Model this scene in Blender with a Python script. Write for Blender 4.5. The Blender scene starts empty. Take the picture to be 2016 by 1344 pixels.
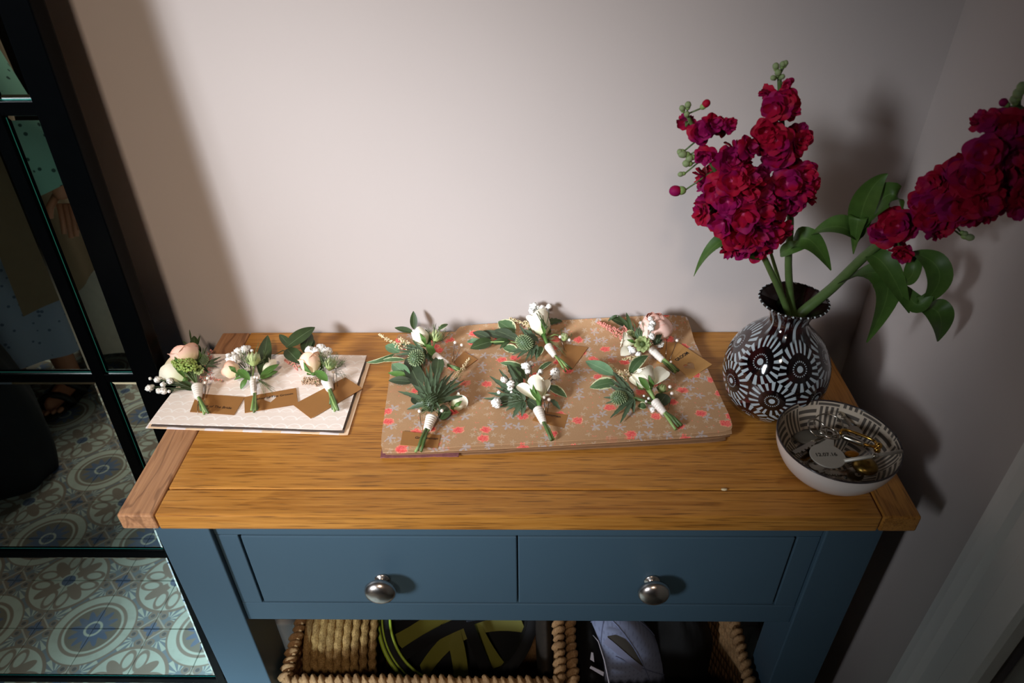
import bpy, math, random
import numpy as np
from mathutils import Vector, Matrix, noise as mnoise

rnd = random.Random(7)
PI = math.pi
scene = bpy.context.scene
COL = scene.collection

# ------------------------------------------------------------------ camera
F_PX, PITCH, YAW, ROLL = 1405.79, .6326, -.0226, -.0149
TH = .80                                   # table height
CAM = np.array([.0104, -.8046, TH + .5724])
def cam_axes(p, y, r):
    f = np.array([math.sin(y)*math.cos(p), math.cos(y)*math.cos(p), -math.sin(p)])
    ri = np.array([math.cos(y), -math.sin(y), 0.]); up = np.cross(ri, f)
    c, s = math.cos(r), math.sin(r)
    return np.array([c*ri+s*up, -s*ri+c*up, f])
AX = cam_axes(PITCH, YAW, ROLL)
cd = bpy.data.cameras.new('camera'); cam = bpy.data.objects.new('camera', cd); COL.objects.link(cam)
cd.sensor_width = 36; cd.lens = F_PX/2016*36; cd.clip_start = .02; cd.clip_end = 50
m = Matrix.Identity(4)
for i in range(3):
    m[i][0] = AX[0][i]; m[i][1] = AX[1][i]; m[i][2] = -AX[2][i]; m[i][3] = CAM[i]
cam.matrix_world = m
cd.dof.use_dof = True; cd.dof.focus_distance = .90; cd.dof.aperture_fstop = 9.0
scene.camera = cam

# ------------------------------------------------------------------ light
scene.view_settings.view_transform = 'Standard'
scene.view_settings.look = 'None'
scene.view_settings.exposure = -1.07
scene.view_settings.gamma = 1
scene.view_settings.use_curve_mapping = False
w = bpy.data.worlds.new('world'); scene.world = w; w.use_nodes = True
w.node_tree.nodes['Background'].inputs[0].default_value = (.55, .62, .75, 1)
w.node_tree.nodes['Background'].inputs[1].default_value = .05

def area(name, loc, target, size, power, color, sy=None, spread=180):
    l = bpy.data.lights.new(name, 'AREA'); l.energy = power; l.color = color
    l.shape = 'RECTANGLE'; l.size = size; l.size_y = sy or size; l.spread = math.radians(spread)
    o = bpy.data.objects.new(name, l); COL.objects.link(o); o.location = loc
    d = Vector(target) - Vector(loc)
    o.rotation_euler = d.to_track_quat('-Z', 'Y').to_euler()
    return o
area('window_daylight', (-1.70, -1.66, 1.70), (-.23, -.03, .89), .60, 8.8, (.87, .93, 1.0), .66, spread=23.5)
area('warm_ceiling_lamp', (-.12, -1.55, 2.25), (-.38, -.05, .85), .16, 2.6, (1.0, .80, .62), spread=46)
area('hall_fill_light', (-1.35, -1.75, 2.40), (-1.35, -1.45, 0), .5, 11, (1.0, .88, .74), spread=66)  # added fill, no such lamp known: brightens the mirrored floor and woman
area('door_daylight_on_floor', (-.95, -2.4, 1.3), (-.52, -.50, .20), .3, 8.5, (.72, .91, 1.0), spread=24)

# ------------------------------------------------------------------ pixel rays of the 2016x1344 photo -> points on real planes
def V3(a): return Vector((float(a[0]), float(a[1]), float(a[2])))
def ray(u, v): return AX.T @ np.array([(u-1008)/F_PX, -(v-672)/F_PX, 1.])
def onz(u, v, z): d = ray(u, v); return V3(CAM + d*(z-CAM[2])/d[2])
def ony(u, v, y): d = ray(u, v); return V3(CAM + d*(y-CAM[1])/d[1])
def onx(u, v, x): d = ray(u, v); return V3(CAM + d*(x-CAM[0])/d[0])
MT, MP = math.radians(3.2), .15             # mirror: lean and distance of its foot from the wall
MN = np.array([0, -math.cos(MT), math.sin(MT)])
def mir(u, v, Y=None, z=None):              # what the mirror shows at a pixel, on plane y=Y or z
    d = ray(u, v); P0 = np.array([0, -MP, 0.]); X = CAM + d*(np.dot(MN, P0-CAM)/np.dot(MN, d))
    e = d-2*np.dot(d, MN)*MN
    return V3(X + e*((z-X[2])/e[2] if z is not None else (Y-X[1])/e[1]))

# ------------------------------------------------------------------ mesh helpers
def frame(axis, up=Vector((0, 0, 1))):
    a = Vector(axis).normalized()
    if abs(a.dot(up)) > .97: up = Vector((0, 1, 0))
    x = up.cross(a).normalized(); y = a.cross(x)
    return x, y, a
class MB:
    def __init__(s): s.v = []; s.f = []; s.uv = []; s.mi = []
    def grid(s, fn, nu, nv, cu=False, mi=0):
        b = len(s.v)
        for j in range(nv+1):
            for i in range(nu if cu else nu+1):
                s.v.append(Vector(fn(i/nu, j/nv))); s.uv.append((i/nu, j/nv))
        w_ = nu if cu else nu+1
        for j in range(nv):
            for i in range(nu):
                i2 = (i+1) % w_ if cu else i+1
                s.f.append((b+j*w_+i, b+j*w_+i2, b+(j+1)*w_+i2, b+(j+1)*w_+i)); s.mi.append(mi)
        return s
    def tube(s, pts, r, n=8, cap=True, mi=0):
        pts = [Vector(p) for p in pts]; N = len(pts)
        R = r if isinstance(r, (list, tuple)) else [r]*N
        b = len(s.v); x = None
        for k, p in enumerate(pts):
            t = (pts[min(k+1, N-1)]-pts[max(k-1, 0)])
            if t.length < 1e-9: t = Vector((0, 0, 1))
            t.normalize()
            if x is None: x = frame(t)[0]
            x = (x-t*x.dot(t)).normalized(); y = t.cross(x)
            for i in range(n):
                a = 2*PI*i/n
                s.v.append(p+x*math.cos(a)*R[k]+y*math.sin(a)*R[k]); s.uv.append((i/n, k/max(1, N-1)))
        for k in range(N-1):
            for i in range(n):
                s.f.append((b+k*n+i, b+k*n+(i+1) % n, b+(k+1)*n+(i+1) % n, b+(k+1)*n+i)); s.mi.append(mi)
        if cap:
            s.f.append(tuple(b+i for i in range(n))[::-1]); s.mi.append(mi)
            s.f.append(tuple(b+(N-1)*n+i for i in range(n))); s.mi.append(mi)
        return s
    def ball(s, c, r, nu=8, nv=6, sc=(1, 1, 1), fr=None, mi=0, jit=0):
        c = Vector(c); X, Y, Z = fr or (Vector((1, 0, 0)), Vector((0, 1, 0)), Vector((0, 0, 1)))
        def f(u, v):
            t = PI*v; a = 2*PI*u; q = r*(1+(jit*math.sin(7*a+5*t) if jit else 0))
            return c+X*(q*sc[0]*math.sin(t)*math.cos(a))+Y*(q*sc[1]*math.sin(t)*math.sin(a))-Z*(q*sc[2]*math.cos(t))
        return s.grid(f, nu, nv, True, mi)
    def lathe(s, prof, c, n=32, fr=None, mi=0):
        c = Vector(c); X, Y, Z = fr or (Vector((1, 0, 0)), Vector((0, 1, 0)), Vector((0, 0, 1)))
        m_ = len(prof)-1
        def f(u, v):
            r, z = prof[int(round(v*m_))]; a = 2*PI*u
            return c+X*(r*math.cos(a))+Y*(r*math.sin(a))+Z*z
        return s.grid(f, n, m_, True, mi)
    def box(s, a, b_, mi=0, fr=None, c=None):
        k = len(s.v)
        for z in (a[2], b_[2]):
            for x, y in ((a[0], a[1]), (b_[0], a[1]), (b_[0], b_[1]), (a[0], b_[1])):
                p = Vector((x, y, z))
                if fr: p = Vector(c)+fr[0]*x+fr[1]*y+fr[2]*z
                s.v.append(p); s.uv.append((0, 0))
        for q in ((3, 2, 1, 0), (4, 5, 6, 7), (0, 1, 5, 4), (1, 2, 6, 5), (2, 3, 7, 6), (3, 0, 4, 7)):
            s.f.append(tuple(k+i for i in q)); s.mi.append(mi)
        return s
    def prism(s, poly, z0, z1, mi=0):        # poly: list of world points (bottom); lifted z1-z0
        k = len(s.v); n = len(poly)
        for z in (z0, z1):
            for p in poly: s.v.append(Vector((p[0], p[1], z))); s.uv.append((0, 0))
        s.f.append(tuple(k+i for i in range(n))[::-1]); s.mi.append(mi)
        s.f.append(tuple(k+n+i for i in range(n))); s.mi.append(mi)
        for i in range(n):
            s.f.append((k+i, k+(i+1) % n, k+n+(i+1) % n, k+n+i)); s.mi.append(mi)
        return s
    def mesh(s, name, mats, org, smooth=True):
        me = bpy.data.meshes.new(name)
        me.from_pydata([v-org for v in s.v], [], s.f)
        for m_ in (mats if isinstance(mats, (list, tuple)) else [mats]): me.materials.append(m_)
        uvl = me.uv_layers.new(name='UVMap')
        li = np.empty(len(me.loops), dtype=np.int32); me.loops.foreach_get('vertex_index', li)
        uvl.data.foreach_set('uv', np.array(s.uv, dtype=np.float32)[li].ravel())
        me.polygons.foreach_set('material_index', s.mi)
        me.polygons.foreach_set('use_smooth', [smooth]*len(me.polygons))
        me.update()
        return me
ORG = {}
def wo(o): return ORG[o.name]
def link(name, data, org, parent=None):
    o = bpy.data.objects.new(name, data); COL.objects.link(o)
    ORG[o.name] = Vector(org)
    if parent is not None:
        o.parent = parent; o.location = Vector(org)-wo(parent)
    else: o.location = org
    return o
def build(mb, name, mats, parent=None, org=None, smooth=True, bevel=0, label=None):
    if org is None:
        vs = mb.v; org = sum(vs, Vector())/len(vs)
        if parent is None: org = Vector((org.x, org.y, min(v.z for v in vs)))
    org = Vector(org)
    o = link(name, mb.mesh(name, mats, org, smooth), org, parent)
    if bevel:
        b = o.modifiers.new('bevel', 'BEVEL'); b.width = bevel; b.segments = 2; b.limit_method = 'ANGLE'
        b.harden_normals = False
    if label: o['label'] = label
    return o
def tag(o, label, cat, group=None):
    o['label'] = label; o['category'] = cat
    if group: o['group'] = group
    return o
def thing(name, loc, label, cat, group=None):
    return tag(link(name, None, Vector(loc)), label, cat, group)
def struct(mb, name, mats, parent=None, smooth=False, bevel=0, org=None):
    o = build(mb, name, mats, parent, smooth=smooth, bevel=bevel, org=org)
    if parent is None: o['kind'] = 'structure'
    return o

# ------------------------------------------------------------------ shader helpers: a tiny expression language over nodes
def hexc(h):
    h = h.lstrip('#'); c = [int(h[i:i+2], 16)/255 for i in (0, 2, 4)]
    return tuple((x/12.92 if x <= .04045 else ((x+.055)/1.055)**2.4) for x in c)+(1,)
class N:
    def __init__(s, g, sock): s.g = g; s.k = sock
    def __add__(s, o): return s.g.m('ADD', s, o)
    def __radd__(s, o): return s.g.m('ADD', s, o)
    def __sub__(s, o): return s.g.m('SUBTRACT', s, o)
    def __rsub__(s, o): return s.g.m('SUBTRACT', o, s)
    def __mul__(s, o): return s.g.m('MULTIPLY', s, o)
    def __rmul__(s, o): return s.g.m('MULTIPLY', s, o)
    def __truediv__(s, o): return s.g.m('DIVIDE', s, o)
    def __neg__(s): return s.g.m('MULTIPLY', s, -1)
class G:
    def __init__(s, name, rough=.5, metal=0, spec=.5):
        s.mat = bpy.data.materials.new(name); s.mat.use_nodes = True
        s.nt = s.mat.node_tree; s.b = s.nt.nodes['Principled BSDF']
        s.b.inputs['Roughness'].default_value = rough; s.b.inputs['Metallic'].default_value = metal
        s.b.inputs['Specular IOR Level'].default_value = spec
        s._xyz = {}
    def n(s, t): return s.nt.nodes.new(t)
    def L(s, a, b):
        if isinstance(a, N): s.nt.links.new(a.k, b)
        elif isinstance(a, (tuple, list)): b.default_value = a if len(a) == 4 or b.type == 'VECTOR' else tuple(a)+(1,)
        else: b.default_value = a
    def m(s, op, a, b=None, c=None):
        n = s.n('ShaderNodeMath'); n.operation = op; s.L(a, n.inputs[0])
        if b is not None: s.L(b, n.inputs[1])
        if c is not None: s.L(c, n.inputs[2])
        return N(s, n.outputs[0])
    def vec(s, x, y, z=0):
        n = s.n('ShaderNodeCombineXYZ'); s.L(x, n.inputs[0]); s.L(y, n.inputs[1]); s.L(z, n.inputs[2]); return N(s, n.outputs[0])
    def sep(s, v):
        n = s.n('ShaderNodeSeparateXYZ'); s.L(v, n.inputs[0]); return [N(s, o) for o in n.outputs]
    def co(s, kind='Object'):
        n = s.n('ShaderNodeTexCoord'); return N(s, n.outputs[kind])
    def pos(s):
        n = s.n('ShaderNodeNewGeometry'); return N(s, n.outputs['Position'])
    def objrand(s):
        n = s.n('ShaderNodeObjectInfo'); return N(s, n.outputs['Random'])
    def xyz(s, kind='Object'):
        if kind not in s._xyz: s._xyz[kind] = s.sep(s.pos() if kind == 'World' else s.co(kind))
        return s._xyz[kind]
    def sin(s, a): return s.m('SINE', a)
    def cos(s, a): return s.m('COSINE', a)
    def abs(s, a): return s.m('ABSOLUTE', a)
    def flo(s, a): return s.m('FLOOR', a)
    def fract(s, a): return s.m('FRACT', a)
    def min(s, a, b): return s.m('MINIMUM', a, b)
    def max(s, a, b): return s.m('MAXIMUM', a, b)
    def len(s, a, b): return s.m('SQRT', a*a+b*b)
    def at2(s, a, b): return s.m('ARCTAN2', a, b)
    def st(s, a, b, x):                       # smoothstep a..b -> 0..1 (a may be > b)
        n = s.n('ShaderNodeMapRange'); n.interpolation_type = 'SMOOTHSTEP'
        if a > b: n.inputs[3].default_value = 1; n.inputs[4].default_value = 0; a, b = b, a
        s.L(x, n.inputs[0]); n.inputs[1].default_value = a; n.inputs[2].default_value = b
        return N(s, n.outputs[0])
    def band(s, x, a, b, e): return s.st(a-e, a+e, x)*s.st(b+e, b-e, x)
    def mix(s, f, a, b):
        n = s.n('ShaderNodeMix'); n.data_type = 'RGBA'; s.L(f, n.inputs[0]); s.L(a, n.inputs[6]); s.L(b, n.inputs[7])
        return N(s, n.outputs[2])
    def noise(s, v, sc, det=3, rough=.5, dist=0):
        n = s.n('ShaderNodeTexNoise'); s.L(v, n.inputs['Vector']); n.inputs['Scale'].default_value = sc
        n.inputs['Detail'].default_value = det; n.inputs['Roughness'].default_value = rough
        n.inputs['Distortion'].default_value = dist
        return N(s, n.outputs[0])
    def vor(s, v, sc, rand=1, dim='3D', feature='F1'):
        n = s.n('ShaderNodeTexVoronoi'); n.voronoi_dimensions = dim; n.feature = feature
        s.L(v, n.inputs['Vector']); n.inputs['Scale'].default_value = sc; n.inputs['Randomness'].default_value = rand
        return n
    def col(s, c): s.L(c, s.b.inputs['Base Color']); return s
    def rough(s, r): s.L(r, s.b.inputs['Roughness']); return s
    def bump(s, h, strength=.3, dist=.001):
        n = s.n('ShaderNodeBump'); s.L(h, n.inputs['Height']); n.inputs['Strength'].default_value = strength
        n.inputs['Distance'].default_value = dist; s.nt.links.new(n.outputs[0], s.b.inputs['Normal']); return s
    def done(s): return s.mat
def plain(name, c, rough=.5, metal=0, spec=.5, var=.12, sc=60):
    g = G(name, rough, metal, spec); c = hexc(c) if isinstance(c, str) else c
    n = g.noise(g.co(), sc, 3)
    d = tuple(x*(1-var) for x in c[:3])+(1,); e = tuple(min(1, x*(1+var)) for x in c[:3])+(1,)
    return g.col(g.mix(n, d, e)).done()

# ------------------------------------------------------------------ materials
def m_wall():
    g = G('painted_wall', .75, spec=.25); p = g.pos()
    n = g.noise(p, 3, 4); f = g.noise(p, 220, 3)
    return g.col(g.mix(n, hexc('#b6aca8'), hexc('#bdb3af'))).bump(f, .12, .0006).done()
def m_oak(axis):
    g = G('oak_'+axis, .42, spec=.4); x, y, z = g.xyz('World')
    a, b = (x, y) if axis == 'x' else (y, x)
    r = g.objrand()
    wav = g.noise(g.vec(a*1.5, b*6+r*9, z*6), 1.6, 3)
    fine = g.noise(g.vec(a*9, b*260+r*20, z*260), 1.0, 4, .6)
    ring = g.fract(wav*7+b*22+r*5)
    ring = g.st(0, .9, ring)*g.st(1.0, .92, ring)
    pore = g.st(.52, .72, g.noise(g.vec(a*22, b*520, z*520), 1, 2))
    c = g.mix(ring, hexc('#ad742f'), hexc('#965f22'))
    c = g.mix(g.st(.3, .75, fine), c, hexc('#bd843c'))
    c = g.mix(pore*.75, c, hexc('#5f3b18'))
    return g.col(c).rough(fine*.15+.33).bump(fine, .15, .0004).done()
def m_oak_pale():
    g = G('oak_walnut_toned', .45, spec=.35); x, y, z = g.xyz('World')
    wav = g.noise(g.vec(y*3, x*9, z*9), 1.5, 3, .5, .6)
    ring = g.sin(wav*60+x*120)
    fine = g.noise(g.vec(y*9, x*300, z*300), 1.0, 4, .6)
    dark = g.st(.55, 1.0, ring)
    c = g.mix(g.st(.3, .7, fine), hexc('#9a6d4c'), hexc('#b3845e'))
    c = g.mix(dark*.5, c, hexc('#5f3c28'))
    return g.col(c).rough(.42).done()
def m_floor():
    g = G('encaustic_pattern_tile', .38, spec=.4); x, y, z = g.xyz('Object')
    X = x/TSX+.5; Y = y/TSY+.5
    pale = hexc('#b4bfb6'); taupe = hexc('#877c72'); blue = hexc('#5b6c88'); mid = hexc('#76838e'); line = hexc('#aeada4')
    e = .008
    # fans and hooks seen from each S corner
    c = mid
    def mirror_corner(c, p, q):
        t = (p+q)*.7071; wv = (p-q)*.7071
        # hook pair
        d1 = g.len(t-.25, g.abs(wv)-.115)
        c = g.mix(g.band(d1, .040, .075, e), c, taupe)
        c = g.mix(g.st(.038, .03, d1), c, hexc('#5c5a5a'))
        # fan
        ft = t-.29; a = g.at2(wv, ft); r = g.len(wv, ft)
        ray_ = g.st(-.15, .25, g.cos(a*10.5))
        c = g.mix(g.st(1.25, 1.15, g.abs(a))*ray_*g.band(r, .035, .27, e), c, pale)
        # square cell with quatrefoil
        c = g.mix(g.band(t, .150, .178, e), c, line)
        inner = g.st(.158, .15, t)
        c = g.mix(inner, c, taupe)
        rr = g.len(p, q); an = g.at2(p, q)
        c = g.mix(inner*g.st(.02, 0, rr-(g.abs(g.cos(an*2))*.07+.055)), c, blue)
        return c
    c = mirror_corner(c, 1-X, Y)
    c = mirror_corner(c, X, 1-Y)
    # light lines that run along the joints out of the cells
    edge = g.min(g.min(X, 1-X), g.min(Y, 1-Y))+g.st(.20, .19, g.min((1-X)+Y, X+(1-Y)))
    c = g.mix(g.st(.022, .014, edge), c, line)
    # wheel
    r = g.len(X, Y); a = g.at2(X, Y)
    c = g.mix(g.st(.70, .69, r), c, taupe)
    c = g.mix(g.band(r, .53, .665, e), c, pale)
    c = g.mix(g.band(r, .435, .475, e), c, pale)
    c = g.mix(g.st(.43, .42, r), c, hexc('#77736a'))
    pet = g.st(.02, 0, r-(g.cos(a*12)*.07+.30))
    c = g.mix(pet, c, blue)
    c = g.mix(g.band(r, .11, .15, e), c, pale)
    # clover
    P = 1-X; Q = 1-Y
    r = g.len(P, Q); a = g.at2(P, Q)
    c = g.mix(g.st(.69, .68, r), c, taupe)
    c = g.mix(g.st(.635, .625, r), c, pale)
    d = g.abs(g.sin(a*2))
    c = g.mix(g.st(.02, 0, r-d*d*d*.56)*g.st(.14, .16, r), c, taupe)
    lp = g.len(P*2.3-.95, Q*4.2-.46); lq = g.len(Q*2.3-.95, P*4.2-.46)
    l = g.min(lp, lq)
    c = g.mix(g.band(l, .30, .46, .03), c, taupe)
    c = g.mix(g.st(.12, .11, r), c, blue)
    # dull wear
    wn = g.noise(g.pos(), 25, 4)
    c = g.mix(g.st(.45, .8, wn)*.35, c, hexc('#8a8a82'))
    return g.col(c).done()
def m_kraft():
    g = G('kraft_paper_floral_print', .8, spec=.2); p = g.pos(); x, y, z = g.sep(p)
    base = g.mix(g.noise(p, 9, 4), hexc('#a8825f'), hexc('#ba9570'))
    base = g.mix(g.st(.45, .7, g.noise(p, 900, 2))*.3, base, hexc('#c9a27c'))
    def layer(sc, ox, oy, rand=.8):
        v = g.vec(x*sc+ox, y*sc*1.0+oy, 0)
        n = g.vor(v, 1, rand, '2D')
        cx, cy, _ = g.sep(N(g, n.outputs['Position']))
        col = g.sep(N(g, n.outputs['Color']))
        dx = x*sc+ox-cx; dy = y*sc+oy-cy
        return dx, dy, col
    # leaf sprigs
    for sc, ox, oy, rad, cc in ((60, 3.1, 1.7, .44, '#b9aeac'), (86, 7.7, 5.2, .36, '#c2a98f')):
        dx, dy, col = layer(sc, ox, oy)
        rot = col[0]*6.28
        r = g.len(dx, dy); a = g.at2(dy, dx)+rot
        lobes = g.abs(g.sin(a*2.5)); lob = (lobes*lobes*.85+.15)*(g.sin(a*.5)*.3+.7)
        m1 = g.st(.05, 0, r-lob*rad)*g.st(.38, .46, col[1])
        base = g.mix(m1*.85, base, hexc(cc))
    # petals loose small
    dx, dy, col = layer(120, 1.3, 9.1)
    u = dx*g.cos(col[0]*6.28)+dy*g.sin(col[0]*6.28); v = dy*g.cos(col[0]*6.28)-dx*g.sin(col[0]*6.28)
    base = g.mix(g.st(.2, .14, g.len(u, v*2.4))*g.st(.6, .7, col[1])*.8, base, hexc('#e0856c'))
    # coral roses
    dx, dy, col = layer(33, 5.5, 2.2, .9)
    r = g.len(dx, dy*1.15); a = g.at2(dy, dx)
    ed = r-(g.noise(g.vec(g.cos(a)*2+col[0]*20, g.sin(a)*2, 0), 1.2, 2)*.30+.055)
    m1 = g.st(.03, 0, ed)*g.st(.12, .22, col[2])
    inner = g.noise(g.vec(dx*14, dy*14, col[0]*9), 1, 2)
    rc = g.mix(g.st(.42, .58, inner), hexc('#f4766c'), hexc('#e84f55'))
    rc = g.mix(g.st(-.045, -.015, ed)*g.st(.4, .6, inner), rc, hexc('#f0b48f'))
    base = g.mix(m1*.92, base, rc)
    return g.col(base).done()
def m_scallop():
    g = G('blush_scallop_print_paper', .75, spec=.2); p = g.pos(); x, y, z = g.sep(p)
    X = x*62; Y = y*75
    row = g.flo(Y); ox = g.fract(row*.5)*1.0
    fx = g.fract(X+ox)-.5; fy = g.fract(Y)
    r = g.len(fx, fy-.05)
    ln = g.band(r, .42, .52, .03)
    r2 = g.len(g.abs(fx)-.5, fy+.45)
    ln = g.max(ln, g.band(r2, .62, .70, .03)*.6)
    n = g.noise(p, 14, 3)
    c = g.mix(n, hexc('#ecdccf'), hexc('#f1e4dc'))
    c = g.mix(ln*.8, c, hexc('#fdf7f2'))
    return g.col(c).done()
def m_stripe():
    g = G('peach_and_white_stripe_paper', .75, spec=.2); x, y, z = g.xyz('World')
    s_ = g.st(.48, .52, g.fract(x*22))
    return g.col(g.mix(s_, hexc('#f0e6e6'), hexc('#eecfae'))).done()
def m_leaf(name, c1, c2, margin=None, rough=.5, vein='#8fa37c'):
    g = G(name, rough, spec=.35); u, v, _ = g.xyz('UV'); p = g.pos()
    c = g.mix(g.noise(p, 120, 3), hexc(c1), hexc(c2))
    ctr = g.abs(u-.5)
    c = g.mix(g.st(.03, .01, ctr)*.3, c, hexc(vein))
    if margin:
        n = g.noise(p, 260, 2)
        c = g.mix(g.st(.36, .44, ctr+(n-.5)*.22), c, hexc(margin))
    return g.col(c).done()
def m_petal(name, base, tip, edge=None, rough=.6, mid=.5):
    g = G(name, rough, spec=.25); u, v, _ = g.xyz('UV'); p = g.pos()
    c = g.mix(g.st(mid-.45, mid+.3, v), hexc(base), hexc(tip))
    if edge: c = g.mix(g.st(.86, 1.0, v)*.8, c, hexc(edge))
    c = g.mix(g.noise(p, 300, 2)*.12, c, hexc(tip))
    g.b.inputs['Subsurface Weight'].default_value = 0
    return g.col(c).done()
def m_stock():
    g = G('magenta_stock_petal', .62, spec=.15); u, v, _ = g.xyz('UV'); p = g.pos()
    c = g.mix(g.st(.42, .62, g.noise(p, 45, 2)), hexc('#98082a'), hexc('#84094c'))
    c = g.mix(g.st(.25, 0, v)*.6, c, hexc('#d86aa0'))
    return g.col(c).done()
def m_vase():
    g = G('murrine_glass', .07, spec=.6)
    x, y, z = g.xyz('Object')
    ph = g.at2(y, x)
    c = hexc('#12080a')
    base = g.mix(g.st(.45, .62, g.noise(g.co(), 38, 2)), hexc('#0c0608'), hexc('#2a1010'))
    white = None
    NR = 9; H = .040                           # flowers per row, row pitch (m)
    best = None
    for k, (z0, off, n, R) in enumerate(((.015, .0, 7, .047), (.054, .5, 7, .0588), (.092, .0, 7, .048))):
        t = ph/(2*PI)*n+off+.13
        du = (g.fract(t)-.5)*(2*PI*R/n); dv = (z-z0)*1.05
        d = g.len(du, dv); a = g.at2(dv, du)
        pat = g.st(.0036, .0030, d)
        dots = g.band(d, .0066, .0080, .0003)*g.st(.0, .3, g.cos(a*20))
        pat = g.max(pat, dots*.9)
        jit = g.noise(g.vec(a*1.2, k, g.flo(t)), 3, 1)
        dash = g.st(.05, .38, g.cos(a*18+jit*2))*g.st(.0150, .0158, d+jit*.0015)
        pat = g.max(pat, dash)
        if best is None: best, white = d, pat
        else:
            sel = g.m('LESS_THAN', d, best)
            white = white+(pat-white)*sel; best = g.min(best, d)
    white = white*g.st(.0262, .0246, best)
    up = g.st(.112, .118, z)
    nk = g.st(.3, .6, g.cos(ph*16))*g.st(.4, .55, g.noise(g.vec(ph*2, z*30, 0), 2, 1))
    white = white*(1-up)+nk*up*.8
    c = g.mix(white, base, hexc('#a4b0b6'))
    g.b.inputs['Coat Weight'].default_value = .5
    return g.col(c).done()
def m_bowl_in():
    g = G('bowl_basketweave_glaze', .12, spec=.6); x, y, z = g.xyz('Object')
    ph = g.at2(y, x)/(2*PI)*16; r = g.len(x, y)
    rz = (g.m('SQRT', r*r+z*z))/.0235
    i = g.flo(ph); j = g.flo(rz)
    par = g.fract((i+j)*.5)*2
    fu = g.fract(ph); fv = g.fract(rz)
    s1 = g.st(.50, .60, g.fract(fu*4)); s2 = g.st(.50, .60, g.fract(fv*4))
    s_ = s1*par+s2*(1-par)
    bd = g.max(g.st(.06, .03, fu), g.st(.06, .03, fv))
    s_ = g.max(s_, bd)
    return g.col(g.mix(s_, hexc('#57504a'), hexc('#bdae9c'))).done()
def m_straw(name, c1, c2, sc=1):
    g = G(name, .7, spec=.3); p = g.pos()
    n = g.noise(g.vec(*[a*s_ for a, s_ in zip(g.sep(p), (600*sc, 200*sc, 600*sc))]), 1, 3)
    n2 = g.noise(p, 25, 3)
    c = g.mix(g.st(.3, .7, n), hexc(c1), hexc(c2))
    c = g.mix(g.st(.4, .75, n2)*.5, c, hexc('#4a2e18'))
    return g.col(c).bump(n, .4, .001).done()
def m_dots(name, c, d, sc=55):
    g = G(name, .8, spec=.2); v = g.vor(g.co(), sc, .9)
    return g.col(g.mix(g.st(.22, .17, N(g, v.outputs['Distance'])), hexc(c), hexc(d))).done()
def m_perf():
    g = G('perforated_cap_fabric', .7, spec=.2); x, y, z = g.xyz('Object')
    d = g.len(g.fract(x*160)-.5, g.fract(z*160)-.5)
    return g.col(g.mix(g.st(.24, .18, d)*.35, hexc('#98a4c8'), hexc('#6a7494'))).done()

TSX, TSY = .1265, .1310
WALL = m_wall(); OAKX = m_oak('x'); OAKY = m_oak('y'); OAKP = m_oak_pale(); TILE = m_floor()
BLUE = plain('slate_blue_satin_paint', '#3f5564', .45, spec=.3, var=.05, sc=8)
GAP = plain('recess_shade_dark', '#10181e', .8)
NICKEL = G('brushed_nickel', .25, 1).col(hexc('#d6cbc4')).done()
STEEL = G('polished_steel', .22, 1).col(hexc('#b8b2a6')).done()
BRASS = G('brass', .2, 1).col(hexc('#c79a4a')).done()
DISCM = G('brushed_disc_metal', .5, .6).col(hexc('#c0bbb0')).done()
BLACKF = plain('black_metal_frame', '#030405', .2, spec=.05, var=.2)
def m_mirror():
    g = G('mirror_silvered_glass', .0, 1)
    return g.col(g.mix(g.noise(g.pos(), 2, 2), (.66, .73, .70, 1), (.68, .75, .72, 1))).done()
MIRR = m_mirror()
GEDGE = plain('green_glass_edge', '#2f8a82', .15)
TRIMW = plain('white_gloss_trim', '#d9d6d2', .4, var=.03, sc=5)
DARKW = plain('dark_taupe_bounce_damper', '#4a4340', .8, var=.04, sc=3)  # dark tone given to the unseen walls to cut bounced light
CEIL = plain('ceiling_paint', '#8d8a86', .8, var=.03, sc=3)
GROUT = plain('grout', '#6f6d66', .9)
KRAFT = m_kraft(); SCAL = m_scallop(); STRI = m_stripe()
KPLAIN = plain('plain_kraft_paper', '#8a6545', .85, var=.2, sc=120)
DARKP = plain('dark_pink_print_paper', '#7c4a4c', .8, var=.5, sc=200)
GREYP = plain('grey_brown_paper_edge', '#5d5049', .8, var=.4, sc=300)
CARD = plain('kraft_card', '#9a6a36', .7, var=.08, sc=90)
CARDL = plain('pale_kraft_card', '#c08f50', .65, var=.06, sc=90)
INK = plain('black_ink', '#1c1410', .6)
EUC = m_leaf('eucalyptus_leaf', '#2b3626', '#434f38')
DGREEN = m_leaf('dark_green_leaf', '#28361e', '#3f522d')
LGREEN = m_leaf('sage_green_leaf', '#4c6b4c', '#6b8a66', vein='#a5bd97')
VARI = m_leaf('variegated_leaf', '#3d5636', '#567048', margin='#c9cba0')
STOCKL = m_leaf('stock_flower_leaf', '#34501f', '#4b6b2b', vein='#6f8c4a')
BRACT = m_leaf('thistle_bract', '#303f2c', '#56684c', vein='#7f9a80')
STEM = plain('green_stem', '#4c6232', .5, var=.3, sc=80)
STEMP = plain('pale_green_stem', '#7f9a58', .5, var=.2, sc=80)
DSTEM = plain('thin_dark_stem', '#3c4a2a', .6)
WROSE = m_petal('ivory_rose_petal', '#b9c78a', '#ebe6d2', mid=.3)
PROSE = m_petal('peach_rose_petal', '#efe0b8', '#f4cdb4', '#e9a58a', mid=.45)
PKROSE = m_petal('pink_rose_petal', '#f9dccb', '#f5cbbd', '#eda994', mid=.5)
BROSE = m_petal('blush_rose_petal', '#dcd0a0', '#ecc4b2', '#dba592', mid=.5)
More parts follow.
